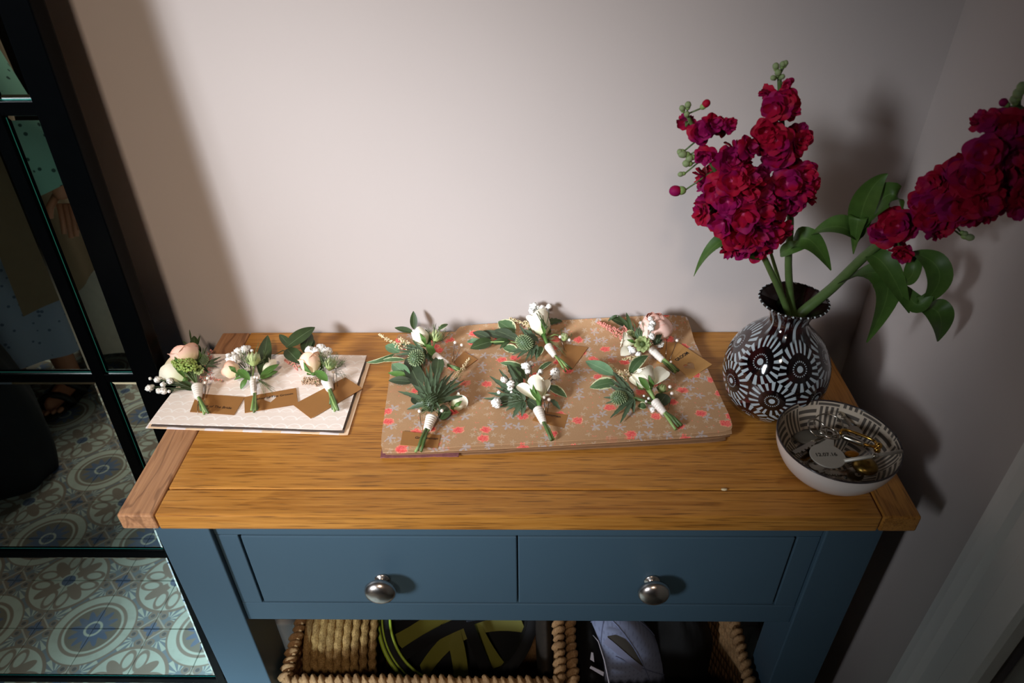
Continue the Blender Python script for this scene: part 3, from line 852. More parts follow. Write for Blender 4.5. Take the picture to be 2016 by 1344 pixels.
# gold clip (carabiner)
clip = thing('trigger_clip', Z(1690, 866, TH+.048), 'shiny gold and silver trigger clip lying across the bowl', 'clip')
a, b = Z(1658, 850, TH+.052), Z(1722, 874, TH+.052); d = (b-a).normalized(); sd = Vector((0, 0, 1)).cross(d)
pts = []
for k in range(33):
    t = 2*PI*k/32; cx = math.cos(t); sx_ = math.sin(t)
    pts.append((a+b)/2+d*((b-a).length*.55*(abs(cx)**.6)*(1 if cx > 0 else -1))+sd*(.0062*(abs(sx_)**.8)*(1 if sx_ > 0 else -1)))
build(MB().tube(pts, .0016, 10, False), 'clip_loop', BRASS, clip)
build(MB().tube([a-sd*.0062+d*.001, a-sd*.0062+d*.004, b-sd*.0062-d*.012, b-sd*.0062-d*.009], [.0022, .0034, .0034, .0024], 12), 'clip_barrel', STEEL, clip, label='polished silver barrel')
build(MB().ball(b+d*.004, .0036, 12, 8).ball(b+d*.004-sd*.007, .0034, 12, 8), 'clip_swivel', BRASS, clip)
# slim rod with collar
rod = thing('metal_rod_fob', Z(1720, 897, TH+.056), 'slim champagne metal rod resting over the right rim of the bowl', 'rod')
a, b = Z(1662, 907, TH+.052), Z(1776, 888, TH+.0575)
build(MB().tube([a, b], .0019, 12), 'rod_shaft', DISCM, rod)
c = a.lerp(b, .53); d = (b-a).normalized()
build(MB().tube([c-d*.003, c-d*.0025, c+d*.0025, c+d*.003], [.0022, .0030, .0030, .0022], 12), 'rod_collar', STEEL, rod)
# brass dome
c = Z(1703, 916, TH+.034)
tag(build(MB().lathe([(0, .006), (.006, .0055), (.010, .004), (.0125, .001), (.0128, -.001), (.0115, -.003), (0, -.003)], c, 32), 'brass_token', G('old_brass', .3, 1).col(hexc('#8f743c')).done()), 'domed old brass token under the metal rod', 'token')
c = Z(1677, 893, TH+.036)
tag(build(MB().ball(c, .005, 12, 8, (1.5, .8, .6)), 'amber_bead', plain('amber', '#b97a1c', .2)), 'amber yellow bead between the date disc and brass token', 'bead')

# ------------------------------------------------------------------ baskets on the lower shelf
wrapmb = MB().ball((0, 0, 0), 1, 8, 6, (.0052, .0105, .0098), (Vector((1, .35, 0)).normalized(), Vector((-.45, 1, 0)).normalized(), Vector((0, 0, 1))))
wrap_me = wrapmb.mesh('rope_wrap', SEAG, Vector())
def basket(x0, x1, y0, y1, z0, z1, label):
    bk = thing('seagrass_basket', ((x0+x1)/2, (y0+y1)/2, z0), label, 'basket', 'seagrass baskets on the lower shelf')
    t = .009
    for nm, a, b in (('woven_side', (x0, y0), (x1, y0)), ('woven_side', (x1, y0), (x1, y1)), ('woven_side', (x1, y1), (x0, y1)), ('woven_side', (x0, y1), (x0, y0))):
        mb = MB(); a = Vector((*a, 0)); b = Vector((*b, 0)); L_ = (b-a).length; d = (b-a)/L_; n_ = Vector((d.y, -d.x, 0))
        zz = z0+.006; k = 0
        while zz < z1-.008:
            pts = []; R = []
            m_ = max(6, int(L_/.012))
            for i in range(m_+1):
                pts.append(a+d*(L_*i/m_)+n_*(.0018*(1 if (i+k) % 2 else -1))+Vector((0, 0, zz))); R.append(.0052)
            mb.tube(pts, R, 6); zz += .0098; k += 1
        build(mb, nm, SEAG, bk)
    build(MB().box((x0, y0, z0), (x1, y1, z0+.008)), 'basket_base', SEAG, bk, smooth=False)
    core = [Vector((x0, y0, z1)), Vector((x1, y0, z1)), Vector((x1, y1, z1)), Vector((x0, y1, z1)), Vector((x0, y0, z1))]
    build(MB().tube(core, .006, 6), 'rim_core', SEAG, bk)
    for k in range(4):
        a, b = core[k], core[k+1]; L_ = (b-a).length; n_ = int(L_/.0118); an = math.atan2((b-a).y, (b-a).x)
        for i in range(n_):
            p = a.lerp(b, (i+.5)/n_)+Vector((rnd.uniform(-.0006, .0006), rnd.uniform(-.0006, .0006), rnd.uniform(-.001, .001)))
            o = bpy.data.objects.new('rope_wrap', wrap_me); COL.objects.link(o); o.parent = bk
            o.location = p-wo(bk); o.rotation_euler = (rnd.uniform(-.3, .3), 0, an+rnd.uniform(-.12, .12)); q = rnd.uniform(.9, 1.12); o.scale = (q, q, q)
    return bk
basket(-.322, .058, -.292, -.03, .128, .418, 'seagrass basket holding a straw hat and a cycle helmet')
basket(.077, .320, -.300, -.03, .128, .405, 'narrower seagrass basket holding the grey cap and black bag')
# straw hat on its side
hat = thing('straw_hat', (-.275, -.17, .30), 'coiled straw hat on its side at the left of the first basket', 'hat')
for k in range(9):
    x = -.309+k*.0115; R = .105-.0009*(k-3)**2
    mb = MB(); n = 90; pts = []; RR = []
    def f(u, v, x=x, R=R, k=k):
        a = 2*PI*u; b = 2*PI*v
        br = 1+.22*math.sin(38*a+(3 if k % 2 else 0)+b*2)
        r = .0062*br
        return Vector((x+r*math.sin(b), -.165+(R+r*math.cos(b))*math.cos(a), .325+(R+r*math.cos(b))*math.sin(a)*.95))
    mb.grid(f, 200, 8, True)
    build(mb, 'straw_braid', STRAW, hat)
build(MB().tube([(-.313, -.165, .325), (-.305, -.165, .325)], .104, 40), 'hat_crown', STRAW, hat)
# cycle helmet, upside down
HC = Vector((-.092, -.160, .378)); hf = frame(Vector((.14, -.62, 1)))
helm = thing('cycle_helmet', HC-Vector((0, 0, .13)), 'black cycle helmet with neon green trim lying open side up in the basket', 'helmet')
HB = plain('helmet_black_shell', '#08090b', .75, spec=.2); HP = plain('helmet_black_foam', '#17191d', .9); HY = plain('helmet_neon_green', '#9db832', .5, var=.06); HO = plain('helmet_olive_pad', '#6f6e24', .7, var=.1)
hs = (.124, .118, .115)
def hp(a, r, z): return HC+hf[0]*(hs[0]*r*math.cos(a))+hf[1]*(hs[1]*r*math.sin(a))+hf[2]*z
build(MB().grid(lambda u, v: hp(2*PI*u, math.cos(v*PI/2), -.115*math.sin(v*PI/2)), 40, 10, True), 'helmet_shell', HB, helm)
build(MB().grid(lambda u, v: hp(2*PI*u, .86*math.cos(v*PI/2), -.095*math.sin(v*PI/2)+.001), 40, 10, True), 'helmet_lining', HP, helm)
build(MB().grid(lambda u, v: hp(2*PI*u, 1-.14*v, .004*math.sin(v*PI)), 40, 4, True), 'helmet_rim', HP, helm)
for r, z, q in ((1.005, .001, .0032), (.955, .006, .0016), (.86, .003, .0022)):
    build(MB().tube([hp(1.9+2.35*k/40, r, z) for k in range(41)], q, 6), 'neon_trim', HY, helm)
for a0, a1, w_ in ((.3, 2.6, .011), (1.0, 3.4, .013), (2.2, 4.6, .012), (4.0, 5.9, .012), (5.2, 7.6, .010)):
    def f(u, v, a0=a0, a1=a1, w_=w_):
        p0 = hp(a0, .84, -.02); p1 = hp(a1, .84, -.02); c = HC-hf[2]*.085
        q = p0*(1-u)**2+c*2*u*(1-u)+p1*u*u
        s_ = (p1-p0).normalized().cross(hf[2])
        return q+s_*(w_*(v-.5)*2)+hf[2]*.006
    build(MB().grid(f, 14, 2), 'helmet_pad', HO, helm)
for a0, a1 in ((.6, 3.0), (1.6, 5.0), (3.6, 6.2)):
    def f(u, v, a0=a0, a1=a1):
        p0 = hp(a0, .95, 0); p1 = hp(a1, .95, 0); c = HC-hf[2]*.03
        q = p0*(1-u)**2+c*2*u*(1-u)+p1*u*u
        s_ = (p1-p0).normalized().cross(hf[2])
        return q+s_*(.009*(v-.5)*2)
    build(MB().grid(f, 14, 2), 'helmet_strap', HB, helm)
c = ony(868, 1236, -.21)
build(MB().box((-.011, -.002, -.006), (.011, .002, .006), fr=hf, c=HC+Vector((.02, .0, -.02))), 'strap_buckle', plain('buckle_plastic', '#2b3340', .4), helm, smooth=False, bevel=.002)
# dark patterned cap beside the helmet
cap = MB(); cc = Vector((.040, -.17, .345))
cap.ball(cc, 1, 24, 14, (.014, .095, .085))
tag(build(cap, 'tweed_cap', plain('dark_tweed', '#2c241d', .9, var=.6, sc=160)), 'dark brown patterned cap squeezed between helmet and basket side', 'cap')
# grey-lilac cap in the second basket
gc = thing('baseball_cap', (.17, -.20, .30), 'pale lilac grey perforated baseball cap in the right basket', 'cap')
PERF = m_perf(); CC = Vector((.162, -.200, .262)); cr = (.078, .068, .150); cf = frame(Vector((-.22, .12, 1)))
def cp(a, b, k=1): return CC+cf[0]*(cr[0]*k*math.cos(a)*math.cos(b))+cf[1]*(cr[1]*k*math.sin(a)*math.cos(b))+cf[2]*(cr[2]*k*math.sin(b))
build(MB().grid(lambda u, v: cp(2*PI*u, v*PI/2), 40, 16, True), 'cap_crown', PERF, gc)
SEAM = plain('seam', '#7c88ae')
for k in range(6):
    build(MB().tube([cp(k*PI/3+.2, b*PI/20, 1.004) for b in range(0, 11)], .0009, 5), 'cap_seam', SEAM, gc)
def oncap(u, v, k=1.0):                      # point of the cap under a pixel
    d = V3(ray(u, v)); o_ = V3(CAM)-CC
    L = lambda w_: Vector((w_.dot(cf[0])/cr[0]/k, w_.dot(cf[1])/cr[1]/k, w_.dot(cf[2])/cr[2]/k))
    D_, O_ = L(d), L(o_); A_, B_, C_ = D_.dot(D_), 2*D_.dot(O_), O_.dot(O_)-1
    q = max(0, B_*B_-4*A_*C_)
    return V3(CAM)+d*((-B_-math.sqrt(q))/(2*A_))
up_ = [(1196, 1252), (1212, 1249), (1232, 1258), (1248, 1276), (1258, 1294), (1266, 1310)]; lo_ = [(1196, 1254), (1206, 1262), (1220, 1274), (1236, 1288), (1250, 1300), (1266, 1312)]
def bil(L_, u):
    t = min(u*(len(L_)-1), len(L_)-1.0001); i = int(t); f_ = t-i
    return tuple(L_[i][k]*(1-f_)+L_[i+1][k]*f_ for k in (0, 1))
def f(u, v):
    a_, b_ = bil(lo_, u), bil(up_, u); return oncap(a_[0]*(1-v)+b_[0]*v, a_[1]*(1-v)+b_[1]*v, 1.006)
build(MB().grid(f, 16, 4), 'cap_opening', plain('cap_dark_inside', '#4a4640', .9), gc, label='dark crescent opening above the strap')
def f(u, v):
    a_ = bil(lo_, u); return oncap(a_[0]-9*v*(1-.5*u), a_[1]+11*v, 1.02)
build(MB().grid(f, 16, 4), 'cap_strap', plain('cap_strap_lilac', '#8e94b4', .7), gc)
build(MB().tube([oncap(1212+k*14, 1292+k*7-.25*k*k, 1.012) for k in range(9)], .0008, 5), 'cap_stitching', SEAM, gc)
# black cap with label, black bag
bc = thing('baseball_cap', (.112, -.215, .30), 'black cap with small white printed label at the left of the right basket', 'cap')
BF = plain('black_fabric', '#050506', .85)
build(MB().ball((.108, -.205, .325), 1, 24, 14, (.024, .080, .074)), 'cap_crown', BF, bc)
build(MB().tube([ony(1168, 1250, -.222), ony(1178, 1262, -.235), ony(1190, 1300, -.262), ony(1199, 1344, -.29)], .0009, 6), 'cap_piping', plain('white_piping', '#c9c6d2'), bc)
WP = plain('white_print', '#b9b0b6', .7)
def quad(px, y, name, par, mat, th=.0008):
    P = [ony(u, v, y) for u, v in px]; mb = MB(); k = 0
    for dy in (0, th):
        for p in P: mb.v.append(p+Vector((0, dy, 0))); mb.uv.append((0, 0))
    mb.f += [(3, 2, 1, 0), (4, 5, 6, 7), (0, 1, 5, 4), (1, 2, 6, 5), (2, 3, 7, 6), (3, 0, 4, 7)]; mb.mi += [0]*6
    return build(mb, name, mat, par, smooth=False)
quad([(1161, 1315), (1188, 1331), (1189, 1323), (1164, 1311)], -.288, 'printed_bar', bc, WP)
quad([(1162, 1298), (1170, 1303), (1168, 1285), (1164, 1284)], -.281, 'printed_mark', bc, WP)
tag(build(MB().ball((.250, -.145, .27), 1, 30, 18, (.062, .092, .125), jit=.03), 'black_bag', BF), 'soft black bag filling the right basket behind the caps', 'bag')

# ------------------------------------------------------------------ buttonholes
PXM = .00064
class BH:                                    # one buttonhole; pixel coordinates of the photo, heights above its paper
    def __init__(s, ribpx, z, label):
        s.z = z
        s.o = thing('buttonhole', onz(*ribpx, z+.004), label, 'buttonhole', None)
    def P(s, q, h=.006):
        p = onz(q[0], q[1], s.z+h)
        if p.y > -.014: p = ony(q[0], q[1], -.014)
        return p
def leaf_mb(A, B, w_, bend=.004, side=0, fold=.25, twist=0, teeth=0, tipdrop=.0, nv=12, nu=4, sh=.85, mid=None):
    d = (B-A); L_ = d.length; dn = d.normalized()
    cv = V3(CAM); Nn = (Vector((0, 0, 1))*.55+(cv-(A+B)/2).normalized()*.6); Nn = (Nn-dn*Nn.dot(dn)).normalized()
    S = Nn.cross(dn)
    C_ = mid if mid is not None else (A+B)/2+Nn*bend+S*side
    if mid is not None: C_ = C_*2-(A+B)/2
    mb = MB()
    def f(u, v):
        p = A*(1-v)**2+C_*2*v*(1-v)+B*v*v
        t = ((C_-A)*(1-v)+(B-C_)*v).normalized()
        s_ = S*math.cos(twist*v)+Nn*math.sin(twist*v); s_ = (s_-t*s_.dot(t)).normalized(); n_ = t.cross(s_)
        ww = w_*.5*max(.02, math.sin(PI*min(1, v**sh)))**.75
        if v < .08: ww = max(ww, w_*.05)
        if teeth: ww *= 1+.45*((v*teeth) % 1.0-.3)
        x = (u-.5)*2
        return p+s_*(x*ww)+n_*(abs(x)**1.5*ww*fold)-Vector((0, 0, 1))*(tipdrop*v**3)
    return mb.grid(f, nu, nv)
def leaf(b, a, t, w_, mat=None, h0=.006, h1=.008, name='leaf', par=None, **k):
    A = b.P(a, h0); B = b.P(t, h1)
    return build(leaf_mb(A, B, w_*PXM*1.12, **k), name, mat or EUC, par or b.o)
def petal_mb(B, fr, R, H, phi, wd, op, ruf=0, lip=.12, hs=1, nu=8, nv=8, sd=0, arch=.22):
    X, Y, Zx = fr; mb = MB()
    def f(u, v):
        x = (u-.5)*2
        an = phi+x*wd*(.50+.50*math.sin(PI*min(.9, v*.7+.12)))
        if v < .5: pr = .16+.84*math.sin(v/.5*PI/2)
        else: pr = 1+op*((v-.5)/.5)**1.4
        rr = R*pr*(1+.05*x*math.cos(sd))+R*lip*max(0, (v-.82)/.18)**2*(1-.5*x*x)
        rr *= 1+ruf*math.sin(5*x+sd)*v*v
        z = H*hs*v*(1-arch*x*x*v)-H*.05*max(0, (v-.85)/.15)**2
        z += H*ruf*.8*math.sin(4*x+sd*2)*v**3
        return B+X*(rr*math.cos(an))+Y*(rr*math.sin(an))+Zx*z
    return mb.grid(f, nu, nv)
def rose(b, base, tip, wpx, mat, n_out=4, op=.05, h0=.012, h1=.022, ruf=.02, lip=.12, sepals=3, name='rose', inner=True, hs=1.0, phase=.4):
    B = b.P(base, h0); T = b.P(tip, h1); H = (T-B).length; R = wpx*.5*PXM/(1+max(0, op)+lip*.5)
    fr = frame(T-B, Vector((0, .5, 1)))
    mb = MB().ball(B+fr[2]*R*.10, R*.30, 12, 8, (1, 1, .9), fr)
    ro = build(mb, name, SEPAL, b.o)
    if inner:
        for k in range(3): build(petal_mb(B, fr, R*.36, H*.98, phase+k*2.1, 1.35, -.25, .01, .05, 1.0, sd=k), 'petal', mat, ro)
        for k in range(3): build(petal_mb(B, fr, R*.66, H, phase+1+k*2.09, 1.25, -.15+op*.4, ruf*.5, .08, 1.0, sd=k+2), 'petal', mat, ro)
    for k in range(n_out): build(petal_mb(B, fr, R*(1+.04*(k % 2)), H, phase+.3+k*2*PI/n_out, .85+2.2/n_out, op, ruf, lip, hs*(.97-.04*(k % 2)), sd=k*1.7), 'petal', mat, ro)
    for k in range(sepals):
        an = phase+k*2*PI/sepals
        build(petal_mb(B-fr[2]*.0004, fr, R*1.06, H*.62, an, .28, op*.3, 0, .0, 1, 4, 8, arch=.7), 'sepal', SEPAL, ro)
    return ro
def ribbon(b, a, t, w0, w1, h=.006):
    A = b.P(a, h+.003); B = b.P(t, h)
    n = 26; pts = [A.lerp(B, i/n) for i in range(n+1)]
    R = [(w0*(1-i/n)+w1*i/n)*.5*PXM*(1+.045*(1 if (i//2) % 2 else -1)*(1 if 1 < i < n-1 else 0)) for i in range(n+1)]
    # skew the rings a little so the wrap reads as a spiral
    return build(MB().tube(pts, R, 18), 'ribbon_wrap', RIB, b.o)
def stems(b, a, t, ends, w_=4.2, h=.006, mat=None, up=None):
    A = b.P(a, h); B = b.P(t, h)
    for i, e in enumerate(ends):
        E_ = b.P(e, .0045+.0012*(i % 2)); o = Vector((rnd.uniform(-1, 1), rnd.uniform(-1, 1), rnd.uniform(-.6, 1)))*.0016
        pts = [A+o, B+o, B.lerp(E_, .5)+o*.8+Vector((0, 0, .0008)), E_]
        build(MB().tube(pts, [w_*.5*PXM*.9]*2+[w_*.5*PXM*1.05]*2, 8), 'stem', mat or (STEM if i % 3 else STEMP), b.o)
def pin(b, hd, tip=None, h0=.013, h1=.004, r=3.4):
    A = b.P(hd, h0); mb = MB().ball(A, r*PXM, 12, 8)
    p = build(mb, 'pearl_pin', PEARL, b.o)
    if tip: build(MB().tube([A, b.P(tip, h1)], .00038, 6), 'pin_shaft', G_PIN, p)
G_PIN = G('dark_pin_steel', .3, 1).col(hexc('#8d7f72')).done()
def blossom_mesh(seed):
    r_ = random.Random(seed); mb = MB()
    def f(u, v):
        t = PI*v; a = 2*PI*u; d = Vector((math.sin(t)*math.cos(a), math.sin(t)*math.sin(a), math.cos(t)))
        q = 1+.50*mnoise.noise(d*3.6+Vector((seed*3, 0, 0)))+.10*math.sin(9*a)*math.sin(t)
        return d*q
    mb.grid(f, 20, 14, True)
    for k in range(7):
        d = Vector((r_.gauss(0, 1), r_.gauss(0, 1), r_.gauss(0, 1))).normalized()
        mb.ball(d*.98, .16, 5, 4, mi=1)
    return mb.mesh('blossom', [GYP, GYPC], Vector())
BLM = [blossom_mesh(k) for k in range(4)]
def gyp(b, org, pts, h=.014, ho=.010):
    O = b.P(org, ho); mb = MB()
    C_ = []
    for i, q in enumerate(pts):
        hh = q[3] if len(q) > 3 else h
        p = b.P(q[:2], hh); C_.append((p, q[2]))
        m_ = O.lerp(p, .55)+Vector((rnd.uniform(-.002, .002), rnd.uniform(-.002, .002), rnd.uniform(0, .003)))
        mb.tube([O, m_, p], .00042, 5)
    sp = build(mb, 'baby_breath_sprig', DSTEM, b.o)
    for i, (p, r) in enumerate(C_):
        o = bpy.data.objects.new('blossom', BLM[i % 4]); COL.objects.link(o); o.parent = sp; o.location = p-wo(sp)
        o.scale = [r*PXM]*3; o.rotation_euler = (rnd.uniform(0, 6), rnd.uniform(0, 6), rnd.uniform(0, 6))
    return sp
def thistle(b, c, r, dirpx, h=.014, bracts=(), bw=4.5, bc=None, hb=.010, sx=1.25, mat=None, spk=None):
    Cc = b.P(c, h); D_ = (b.P(dirpx, h+.004)-Cc).normalized(); fr = frame(D_)
    R = r*PXM; mb = MB().ball(Cc, R*.9, 16, 12, (1, 1, sx), fr)
    n = 150
    for k in range(n):
        zz = 1-2*(k+.5)/n; rr = math.sqrt(1-zz*zz); a = k*2.399963
        d = fr[0]*(rr*math.cos(a))+fr[1]*(rr*math.sin(a))+fr[2]*(zz*sx)
        q = Cc+d*R*.86; e = Cc+d*R*1.12+fr[2]*R*.03
        mb.tube([q, q.lerp(e, .6), e], [R*.075, R*.055, R*.02], 5, mi=1)
    th = build(mb, 'thistle_head', [mat or THIS, spk or THISP], b.o)
    bcp = bc or c
    for i, t in enumerate(bracts):
        A = b.P(bcp, hb); B = b.P(t[:2], t[2] if len(t) > 2 else rnd.uniform(.006, .018))
        build(leaf_mb(A, B, bw*PXM*rnd.uniform(1.2, 1.6), bend=rnd.uniform(.001, .004), fold=.5, teeth=5, nv=20, nu=2, sh=.7, side=rnd.uniform(-.0015, .0015)), 'bract', BRACT, th)
    return th
def plume(b, a, t, w0, w1, mat, n=120, h0=.010, h1=.010, r=1.5, name='astilbe_plume'):
    A = b.P(a, h0); B = b.P(t, h1); mb = MB().tube([A, B], .0005, 5, mi=1)
    d = (B-A); fr = frame(d)
    for k in range(n):
        v = (k+.5)/n; an = rnd.uniform(0, 6.28); q = math.sqrt(rnd.random())
        R = (w0*(1-v)+w1*v)*.5*PXM*q
        p = A.lerp(B, v)+fr[0]*(R*math.cos(an))+fr[1]*(R*math.sin(an))*.8
        mb.ball(p, r*PXM*rnd.uniform(.7, 1.25), 5, 4)
    return build(mb, name, [mat, STEMP], b.o)
def pod(b, c, r, topx, h=.014, mat=None, ribs=8, name='nigella_pod', fronds=18, fl=1.9, open_=True):
    Cc = b.P(c, h); T = b.P(topx, h+.006); fr = frame(T-Cc); R = r*PXM
    po = build(MB().ball(Cc-fr[2]*R*.1, R*.62, 14, 10, (1, 1, 1.1), fr), name, mat or NIG, b.o)
    for k in range(ribs):
        build(petal_mb(Cc-fr[2]*R, fr, R*.92, R*2.0, k*2*PI/ribs, .55, -.35 if open_ else -.7, .03, .1, 1, 4, 8, sd=k, arch=.4), 'pod_petal', mat or NIG, po)
    if fronds:
        mb = MB()
        for k in range(fronds):
            an = rnd.uniform(0, 6.28); d = (fr[0]*math.cos(an)+fr[1]*math.sin(an)); s_ = rnd.uniform(.7, 1.1)*fl*R
            A = Cc-fr[2]*R; m_ = Cc+d*(R*1.15)-fr[2]*R*.2; e = Cc+d*s_+fr[2]*R*rnd.uniform(-.2, 1.3)
            for p in (m_, e):
                if p.z < b.z+.001: p.z = b.z+.0015
                if p.y > -.006: p.y = -.006
            mb.tube([A, m_, e], [.0003, .00028, .00014], 4)
            for j in range(2):
                e2 = e+Vector((rnd.uniform(-1, 1), rnd.uniform(-1, 1), rnd.uniform(0, 1)))*R*.4
                if e2.y > -.006: e2.y = -.006
                mb.tube([m_.lerp(e, .5), e2], .00018, 4)
        build(mb, 'frond', FROND, po)
    return po
def rosette(b, c, r, mat, h=.022, n=14, name='scabious_flower'):
    Cc = b.P(c, h); N_ = (V3(CAM)-Cc).normalized(); N_ = (N_+Vector((0, -.25, .1))).normalized(); fr = frame(N_); R = r*PXM
    so = build(MB().ball(Cc, R*.34, 12, 8, (1, 1, .7), fr), name, plain('scabious_centre', '#3f4f1e', .7, var=.4, sc=600) if 'scabious_centre' not in bpy.data.materials else bpy.data.materials['scabious_centre'], b.o)
    for k in range(n):
        a = k*2*PI/n+(k % 2)*.1; ly = k % 2
        A = Cc+(fr[0]*math.cos(a)+fr[1]*math.sin(a))*R*.2-fr[2]*R*.15
        B = Cc+(fr[0]*math.cos(a)+fr[1]*math.sin(a))*R*(1.0-.18*ly)+fr[2]*R*(.05+.25*ly)
        build(leaf_mb(A, B, R*.62, bend=R*.12, fold=.3, nv=6, nu=4, sh=1.4), 'floret_petal', mat, so)
    build(MB().tube([Cc-fr[2]*R*.1, Cc-fr[2]*R*.9], [R*.3, R*.15], 8), 'calyx', SEPAL, so)
    return so

# ---- 1: leftmost, on the blush paper
b = BH((389, 770), ZW, 'leftmost buttonhole on the blush paper, with green berries and a blush rose')
stems(b, (388, 760), (391, 780), [(402, 815), (410, 813), (396, 808), (405, 811)])
ribbon(b, (388, 760), (391, 783), 21, 13)
rose(b, (375, 722), (358, 683), 54, BROSE, 5, .0, .016, .034, .03, phase=.2)
rose(b, (366, 748), (330, 722), 46, WROSE, 4, .10, .008, .014, .04, phase=1.1)
mb = MB()
for k in range(170):
    a = rnd.uniform(0, 6.28); q = math.sqrt(rnd.random()); hh = .026+.008*math.sqrt(max(0, 1-q*q))+rnd.uniform(-.001, .001)
    mb.ball(b.P((364+26*q*math.cos(a), 716+15*q*math.sin(a)+4*q*math.cos(a)), hh), rnd.uniform(1.6, 2.5)*PXM, 7, 5)
for k in range(16): mb.tube([b.P((388, 757), .009), b.P((364+rnd.uniform(-22, 22), 716+rnd.uniform(-10, 10)), .026)], .0006, 5, mi=1)
build(mb, 'green_berry_cluster', [BERRY, STEM], b.o)
rosette(b, (391, 728), 10.5, SCAB, .024)
thistle(b, (401, 708), 9, (404, 690), .018, [(436, 702, .012), (429, 712, .01), (428, 722, .008), (400, 684, .03), (366, 687, .036), (358, 694, .036), (385, 690, .03), (412, 735, .01), (354, 700, .03)], 5, (397, 722))
for a, t, w_, h0, h1 in (((384, 692), (382, 661), 14, .012, .02), ((392, 700), (391, 679), 9, .012, .018), ((388, 684), (394, 660), 4, .012, .02), ((378, 678), (373, 648), 3, .012, .02), ((374, 684), (359, 671), 4, .012, .02), ((402, 698), (408, 681), 2, .012, .02), ((380, 768), (352, 752), 16, .004, .006)):
    leaf(b, a, t, w_, DGREEN, h0, h1)
gyp(b, (378, 764), [(294, 764, 6.5), (313, 769, 5.5), (322, 769, 6.5), (311, 733, 7), (303, 730, 3), (296, 745, 3), (310, 747, 6), (321, 757, 5), (335, 750, 6, .012), (333, 770, 3), (300, 760, 3.5), (318, 742, 4.5)], .008, .008)
plume(b, (404, 745), (414, 690), 26, 8, ASTP, 90, .006, .006, 1.3)
plume(b, (405, 742), (436, 750), 12, 5, ASTP, 50, .005, .005, 1.3)
pin(b, (409, 744), (403, 781)); pin(b, (404, 753), (403, 790), .011); pin(b, (390, 788), (389, 815), .008, .003, 1.2)

# ---- 2: middle of the blush paper
b = BH((498, 758), ZW, 'middle buttonhole on the blush paper, with a pale green nigella pod')
stems(b, (497, 744), (500, 776), [(495, 807), (500, 811), (506, 806), (502, 809)])
ribbon(b, (497, 744), (500, 775), 12, 11)
rose(b, (468, 737), (446, 722), 33, PROSE, 4, -.05, .012, .016, .02, phase=.8, sepals=2)
leaf(b, (492, 748), (468, 728), 14, SEPAL, .014, .018, bend=.006); leaf(b, (486, 745), (474, 766), 9, SEPAL, .012, .003, bend=.004)
leaf(b, (480, 742), (461, 748), 5, SEPAL, .012, .006)
gyp(b, (495, 742), [(469, 691, 7.5), (482, 688, 8.5), (451, 707, 6), (462, 706, 8), (450, 700, 5), (490, 684, 4), (474, 700, 5), (459, 696, 4), (488, 728, 5, .014), (470, 712, 4), (496, 690, 3)], .018, .012)
pod(b, (499, 707), 15, (499, 690), .026, fronds=26, fl=1.7)
leaf(b, (515, 742), (527, 660), 25, DGREEN, .008, .016, bend=.004)
leaf(b, (520, 738), (518, 690), 18, DGREEN, .006, .020, bend=.006)
rose(b, (518, 738), (538, 708), 20, WROSE, 3, .0, .008, .010, .02, sepals=2, inner=False)
leaf(b, (512, 742), (549, 717), 12, SEPAL, .010, .012); leaf(b, (512, 744), (547, 731), 11, SEPAL, .010, .008); leaf(b, (514, 746), (536, 740), 6, SEPAL, .010, .004)
build(MB().tube([b.P((497, 742), .010), b.P((500, 722), .016), b.P((499, 712), .022)], .0011, 7), 'stem', STEMP, b.o)
mb = MB()
for k in range(12):
    e = (505+rnd.uniform(5, 40), 752+rnd.uniform(0, 26)); mb.tube([b.P((508, 746), .010), b.P(((508+e[0])/2+rnd.uniform(-4, 4), (746+e[1])/2), .009), b.P(e, .004)], .0002, 4)
build(mb, 'frond', FROND, b.o)
pin(b, (502, 742), (502, 772), .015, .012); pin(b, (507, 743), (504, 772), .014, .010)

# ---- 3: right of the blush paper
b = BH((647, 758), ZW, 'peach rose buttonhole at the right of the blush paper, with broad dark leaves')
stems(b, (643, 748), (650, 768), [(659, 809), (666, 807), (655, 805), (663, 806), (650, 795)])
ribbon(b, (643, 748), (650, 767), 22, 14)
rose(b, (618, 736), (606, 696), 40, PROSE, 4, .02, .014, .030, .03, phase=.5, sepals=3)
leaf(b, (645, 750), (620, 730), 15, SEPAL, .018, .022, bend=.005)
gyp(b, (640, 745), [(609, 689, 7.5), (622, 691, 7.5), (633, 685, 8), (626, 701, 6.5), (646, 691, 8), (628, 682, 5), (614, 694, 5), (640, 698, 6), (637, 690, 5)], .024, .012)
pod(b, (651, 716), 14, (655, 700), .020, fronds=60, fl=1.9, open_=False)
plume(b, (630, 752), (596, 748), 20, 17, ASTB, 130, .006, .005, 1.7, 'seed_cluster')
plume(b, (592, 725), (561, 708), 16, 5, ASTP, 60, .005, .004, 1.5)
leaf(b, (563, 684), (620, 644), 26, DGREEN, .016, .024, bend=.005)
leaf(b, (575, 688), (550, 658), 15, DGREEN, .010, .010)
leaf(b, (564, 687), (592, 716), 27, DGREEN, .012, .008, bend=.003)
leaf(b, (598, 694), (612, 655), 22, DGREEN, .008, .012)
leaf(b, (606, 690), (617, 668), 16, DGREEN, .006, .008)
build(MB().tube([b.P((630, 735), .012), b.P((590, 692), .010), b.P((556, 690), .008), b.P((536, 701), .006)], [.0011, .0010, .0007, .0003], 6), 'twig', DSTEM, b.o)
mb = MB()
for k in range(10):
    e = (668+rnd.uniform(-4, 18), 728+rnd.uniform(-6, 22)); mb.tube([b.P((655, 732), .014), b.P((e[0]-4, e[1]-8), .012), b.P(e, .004)], .0002, 4)
build(mb, 'frond', FROND, b.o)
pin(b, (661, 721), (664, 760), .018); pin(b, (656, 732), (657, 764), .016)

